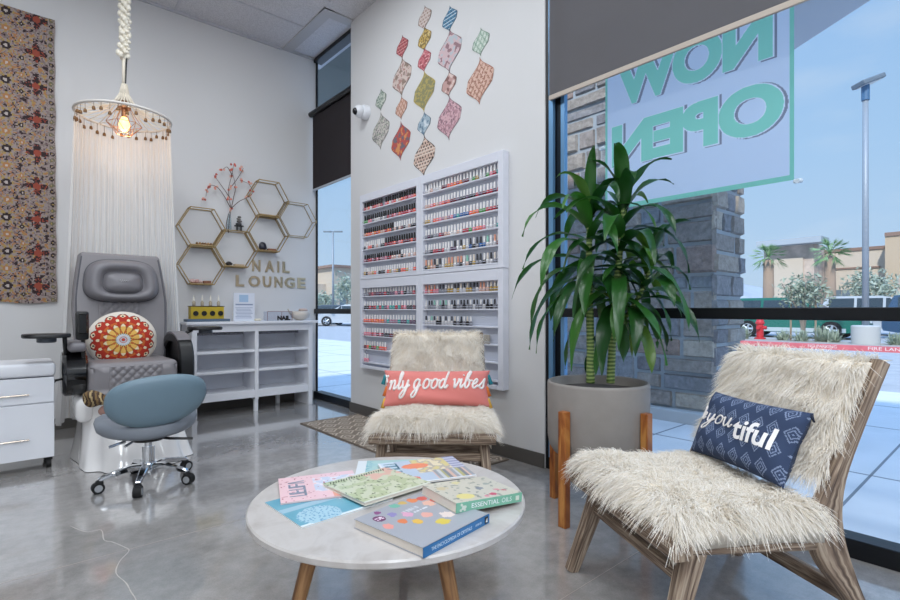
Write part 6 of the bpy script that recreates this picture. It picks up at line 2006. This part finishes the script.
m_cane.l(tc.outputs['Object'], wv.inputs['Vector']); rp = m_cane.ramp(wv.outputs['Fac'], [(0, '#4f6a34'), (.75, '#86a054'), (1, '#a9b878')]); m_cane.l(rp.outputs['Color'], m_cane.b.inputs['Base Color']); m_cane.b.inputs['Roughness'].default_value = .55; m_cane = m_cane.m

dp = thing('corn_plant', 'tall green corn plant with arching strap leaves growing in the grey pot', 'plant', (QX, QY, .66))
def leaf(b, p, az, el, L, w, droop, seed, twist=0):
    rr = random.Random(seed)
    d = V((math.cos(az) * math.cos(el), math.sin(az) * math.cos(el), math.sin(el)))
    pts = [p.copy()]
    n = 12
    q = p.copy()
    curl = rr.uniform(-.5, .5)
    for i in range(n):
        f = i / n
        q = q + d * (L / n)
        if q.x > 2.70:                 # leaves brush along the glass
            q.x = 2.70 + (q.x - 2.70) * .1
        pts.append(q.copy())
        d = (d + V((0, 0, -droop * (.10 + .32 * f))) + V((-math.sin(az), math.cos(az), 0)) * curl * .05).normalized()
    g1, g2 = lin('#1d4a1e'), lin('#3d7a2c')
    b.c = mixc(g1, g2, rr.random() ** 1.6)
    if rr.random() < .12: b.c = mixc(lin('#6d8a35'), g2, rr.random())
    o = len(b.v)
    for i, c in enumerate(pts):
        f = i / n
        t_ = (pts[min(n, i + 1)] - pts[max(0, i - 1)]).normalized()
        s = t_.cross(V((0, 0, 1)))
        s = s.normalized() if s.length > .05 else V((-math.sin(az), math.cos(az), 0))
        nn = s.cross(t_)
        a_ = twist * f
        s, nn = s * math.cos(a_) + nn * math.sin(a_), nn * math.cos(a_) - s * math.sin(a_)
        ww = w * (.45 + .55 * min(1, f / .22)) * (1 - max(0, (f - .45) / .55) ** 1.8) + .0008
        wav = .006 * math.sin(f * 14 + seed) * min(1, f * 3)
        for k, (e, hgt) in enumerate(((-1, .30), (-.5, .08), (0, 0), (.5, .08), (1, .30))):
            self_p = c + s * (e * ww) + nn * (hgt * ww * .9 + wav * e)
            b.v.append((min(self_p.x, 2.755), self_p.y, self_p.z))
    for i in range(n):
        for k in range(4):
            b.face((o + i * 5 + k, o + i * 5 + k + 1, o + (i + 1) * 5 + k + 1, o + (i + 1) * 5 + k), [(k / 4, i / n), ((k + 1) / 4, i / n), ((k + 1) / 4, (i + 1) / n), (k / 4, (i + 1) / n)])
def C(px, py, t): return at(px, py, t)
canes = [
    ([C(590.5, 383, 2.74), C(590.5, 345, 2.74), C(589.5, 300, 2.74), C(589, 262, 2.74), C(590, 205, 2.74)], 1, .023),
    ([C(610.5, 383, 2.70), C(612, 350, 2.70), C(614, 312, 2.70), C(619, 262, 2.68), C(624, 200, 2.66)], 2, .022),
    ([C(612.5, 345, 2.70), C(620, 326, 2.68), C(632, 308, 2.66), C(645, 284, 2.63), C(652, 258, 2.61)], 3, .015),
]
rr = random.Random(21)
camdir = math.atan2(-QY, -QX)
for ci, (pts, sd, r) in enumerate(canes):
    sp = spline(pts, 6)
    cn = M(); cn.tube(sp, [r * (1 - .35 * i / len(sp)) for i in range(len(sp))], 12); co = cn.build('cane', m_cane, dp, True)
    b = M()
    nl = (34, 36, 26)[ci]
    f0 = (.56, .54, .30)[ci]
    for k in range(nl):
        f = f0 + (1 - f0) * (k / (nl - 1)) ** .8
        p = sp[min(len(sp) - 1, int(f * (len(sp) - 1)))]
        az = k * 2.399 + ci
        g = (f - f0) / (1 - f0)
        el = -.25 + 1.62 * g ** 1.5 + rr.uniform(-.15, .15)
        L = (.41 + .17 * math.sin(PI * min(1, g + .12))) * rr.uniform(.85, 1.12) * (.95 if ci < 2 else .72)
        droop = (1.25 - .35 * g) * rr.uniform(.75, 1.3)
        # leaves leaning on the window are shorter
        if math.cos(az) > .35: L *= .82
        leaf(b, p + V((0, 0, 0)), az, el, L, rr.uniform(.029, .041), droop, ci * 100 + k, rr.uniform(-.5, .5))
    b.c = (1, 1, 1)
    b.build('foliage', m_leaf, co, True)

# ================================================================== LIGHT
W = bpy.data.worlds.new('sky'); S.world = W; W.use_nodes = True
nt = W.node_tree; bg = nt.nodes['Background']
tc = nt.nodes.new('ShaderNodeTexCoord'); sp_ = nt.nodes.new('ShaderNodeSeparateXYZ'); nt.links.new(tc.outputs['Generated'], sp_.inputs[0])
rp = nt.nodes.new('ShaderNodeValToRGB'); e = rp.color_ramp.elements
e[0].position = .0; e[0].color = (*lin('#bcd3ea'), 1); e[1].position = .75; e[1].color = (*lin('#82b0e8'), 1)
m_ = e.new(.25); m_.color = (*lin('#a8caed'), 1)
nt.links.new(sp_.outputs['Z'], rp.inputs['Fac'])
nz = nt.nodes.new('ShaderNodeTexNoise'); nz.inputs['Scale'].default_value = 3.0; nz.inputs['Detail'].default_value = 6.0
mp = nt.nodes.new('ShaderNodeMapping'); mp.inputs['Scale'].default_value = (1, 1, 3); nt.links.new(tc.outputs['Generated'], mp.inputs['Vector']); nt.links.new(mp.outputs['Vector'], nz.inputs['Vector'])
r2 = nt.nodes.new('ShaderNodeValToRGB'); r2.color_ramp.elements[0].position = .5; r2.color_ramp.elements[0].color = (0, 0, 0, 1); r2.color_ramp.elements[1].position = .8; r2.color_ramp.elements[1].color = (.5, .5, .5, 1)
nt.links.new(nz.outputs['Fac'], r2.inputs['Fac'])
mx = nt.nodes.new('ShaderNodeMix'); mx.data_type = 'RGBA'; nt.links.new(r2.outputs['Color'], mx.inputs[0]); nt.links.new(rp.outputs['Color'], mx.inputs[6]); mx.inputs[7].default_value = (*lin('#dfe6ef'), 1)
nt.links.new(mx.outputs[2], bg.inputs['Color']); mr = nt.nodes.new('ShaderNodeMapRange'); mr.inputs['From Min'].default_value = .55; mr.inputs['From Max'].default_value = .85; mr.inputs['To Min'].default_value = 1.05; mr.inputs['To Max'].default_value = 2.9  # sky overhead, out of view, brightened to add window light indoors
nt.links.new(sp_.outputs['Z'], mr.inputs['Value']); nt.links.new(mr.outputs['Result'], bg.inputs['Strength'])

su = bpy.data.lights.new('sun', 'SUN'); su.energy = 3.4; su.angle = math.radians(2); su.color = (1, .95, .88)
so = bpy.data.objects.new('sun', su); COL.objects.link(so)
so.rotation_euler = V((.72, .24, -.64)).to_track_quat('-Z', 'Y').to_euler(); so.location = (0, 0, 20)

def fill_light(x, y, e, col=(.89, .95, 1)):  # unseen area light added under the ceiling to brighten the room
    l = bpy.data.lights.new('ceiling_fill', 'AREA'); l.shape = 'RECTANGLE'; l.size = .6; l.size_y = 1.2; l.energy = e; l.color = col
    o = bpy.data.objects.new('ceiling_fill', l); COL.objects.link(o); o.location = (x, y, CZ - .03)
for x in (-.3, 1.5):
    for y in (-3.2, -.8, 1.6, 3.7):
        fill_light(x, y, {1.6: 16, 3.7: 24, -.8: 34}.get(y, 46) if x > 0 else {1.6: 30, 3.7: 40}.get(y, 54))
for x in (-2.2, -4.0):
    for y in (-3.4, -1.6):
        fill_light(x, y, 34)
bl = bpy.data.lights.new('canopy_bulb', 'POINT'); bl.energy = 2.2; bl.color = (1, .66, .38); bl.shadow_soft_size = .04
bo_ = bpy.data.objects.new('canopy_bulb', bl); COL.objects.link(bo_); bo_.location = (LX, LY, 2.60)

# ================================================================== CAMERA
cam = bpy.data.cameras.new('camera'); cam.sensor_width = 36; cam.lens = F / 900 * 36; cam.shift_y = (HZ - 300) / 900
cam.clip_start = .05; cam.clip_end = 2000
co = bpy.data.objects.new('camera', cam); COL.objects.link(co)
co.location = (0, 0, H); co.rotation_euler = (PI / 2, 0, -YAW)
S.camera = co
S.view_settings.view_transform = 'Standard'; S.view_settings.look = 'None'; S.view_settings.gamma = 1; S.view_settings.use_curve_mapping = False
S.view_settings.exposure = 0.0
S.cycles.use_denoising = True
S.cycles.max_bounces = 10; S.cycles.transparent_max_bounces = 24; S.cycles.diffuse_bounces = 6
S.cycles.sample_clamp_indirect = 6
S.cycles.caustics_reflective = False; S.cycles.caustics_refractive = False
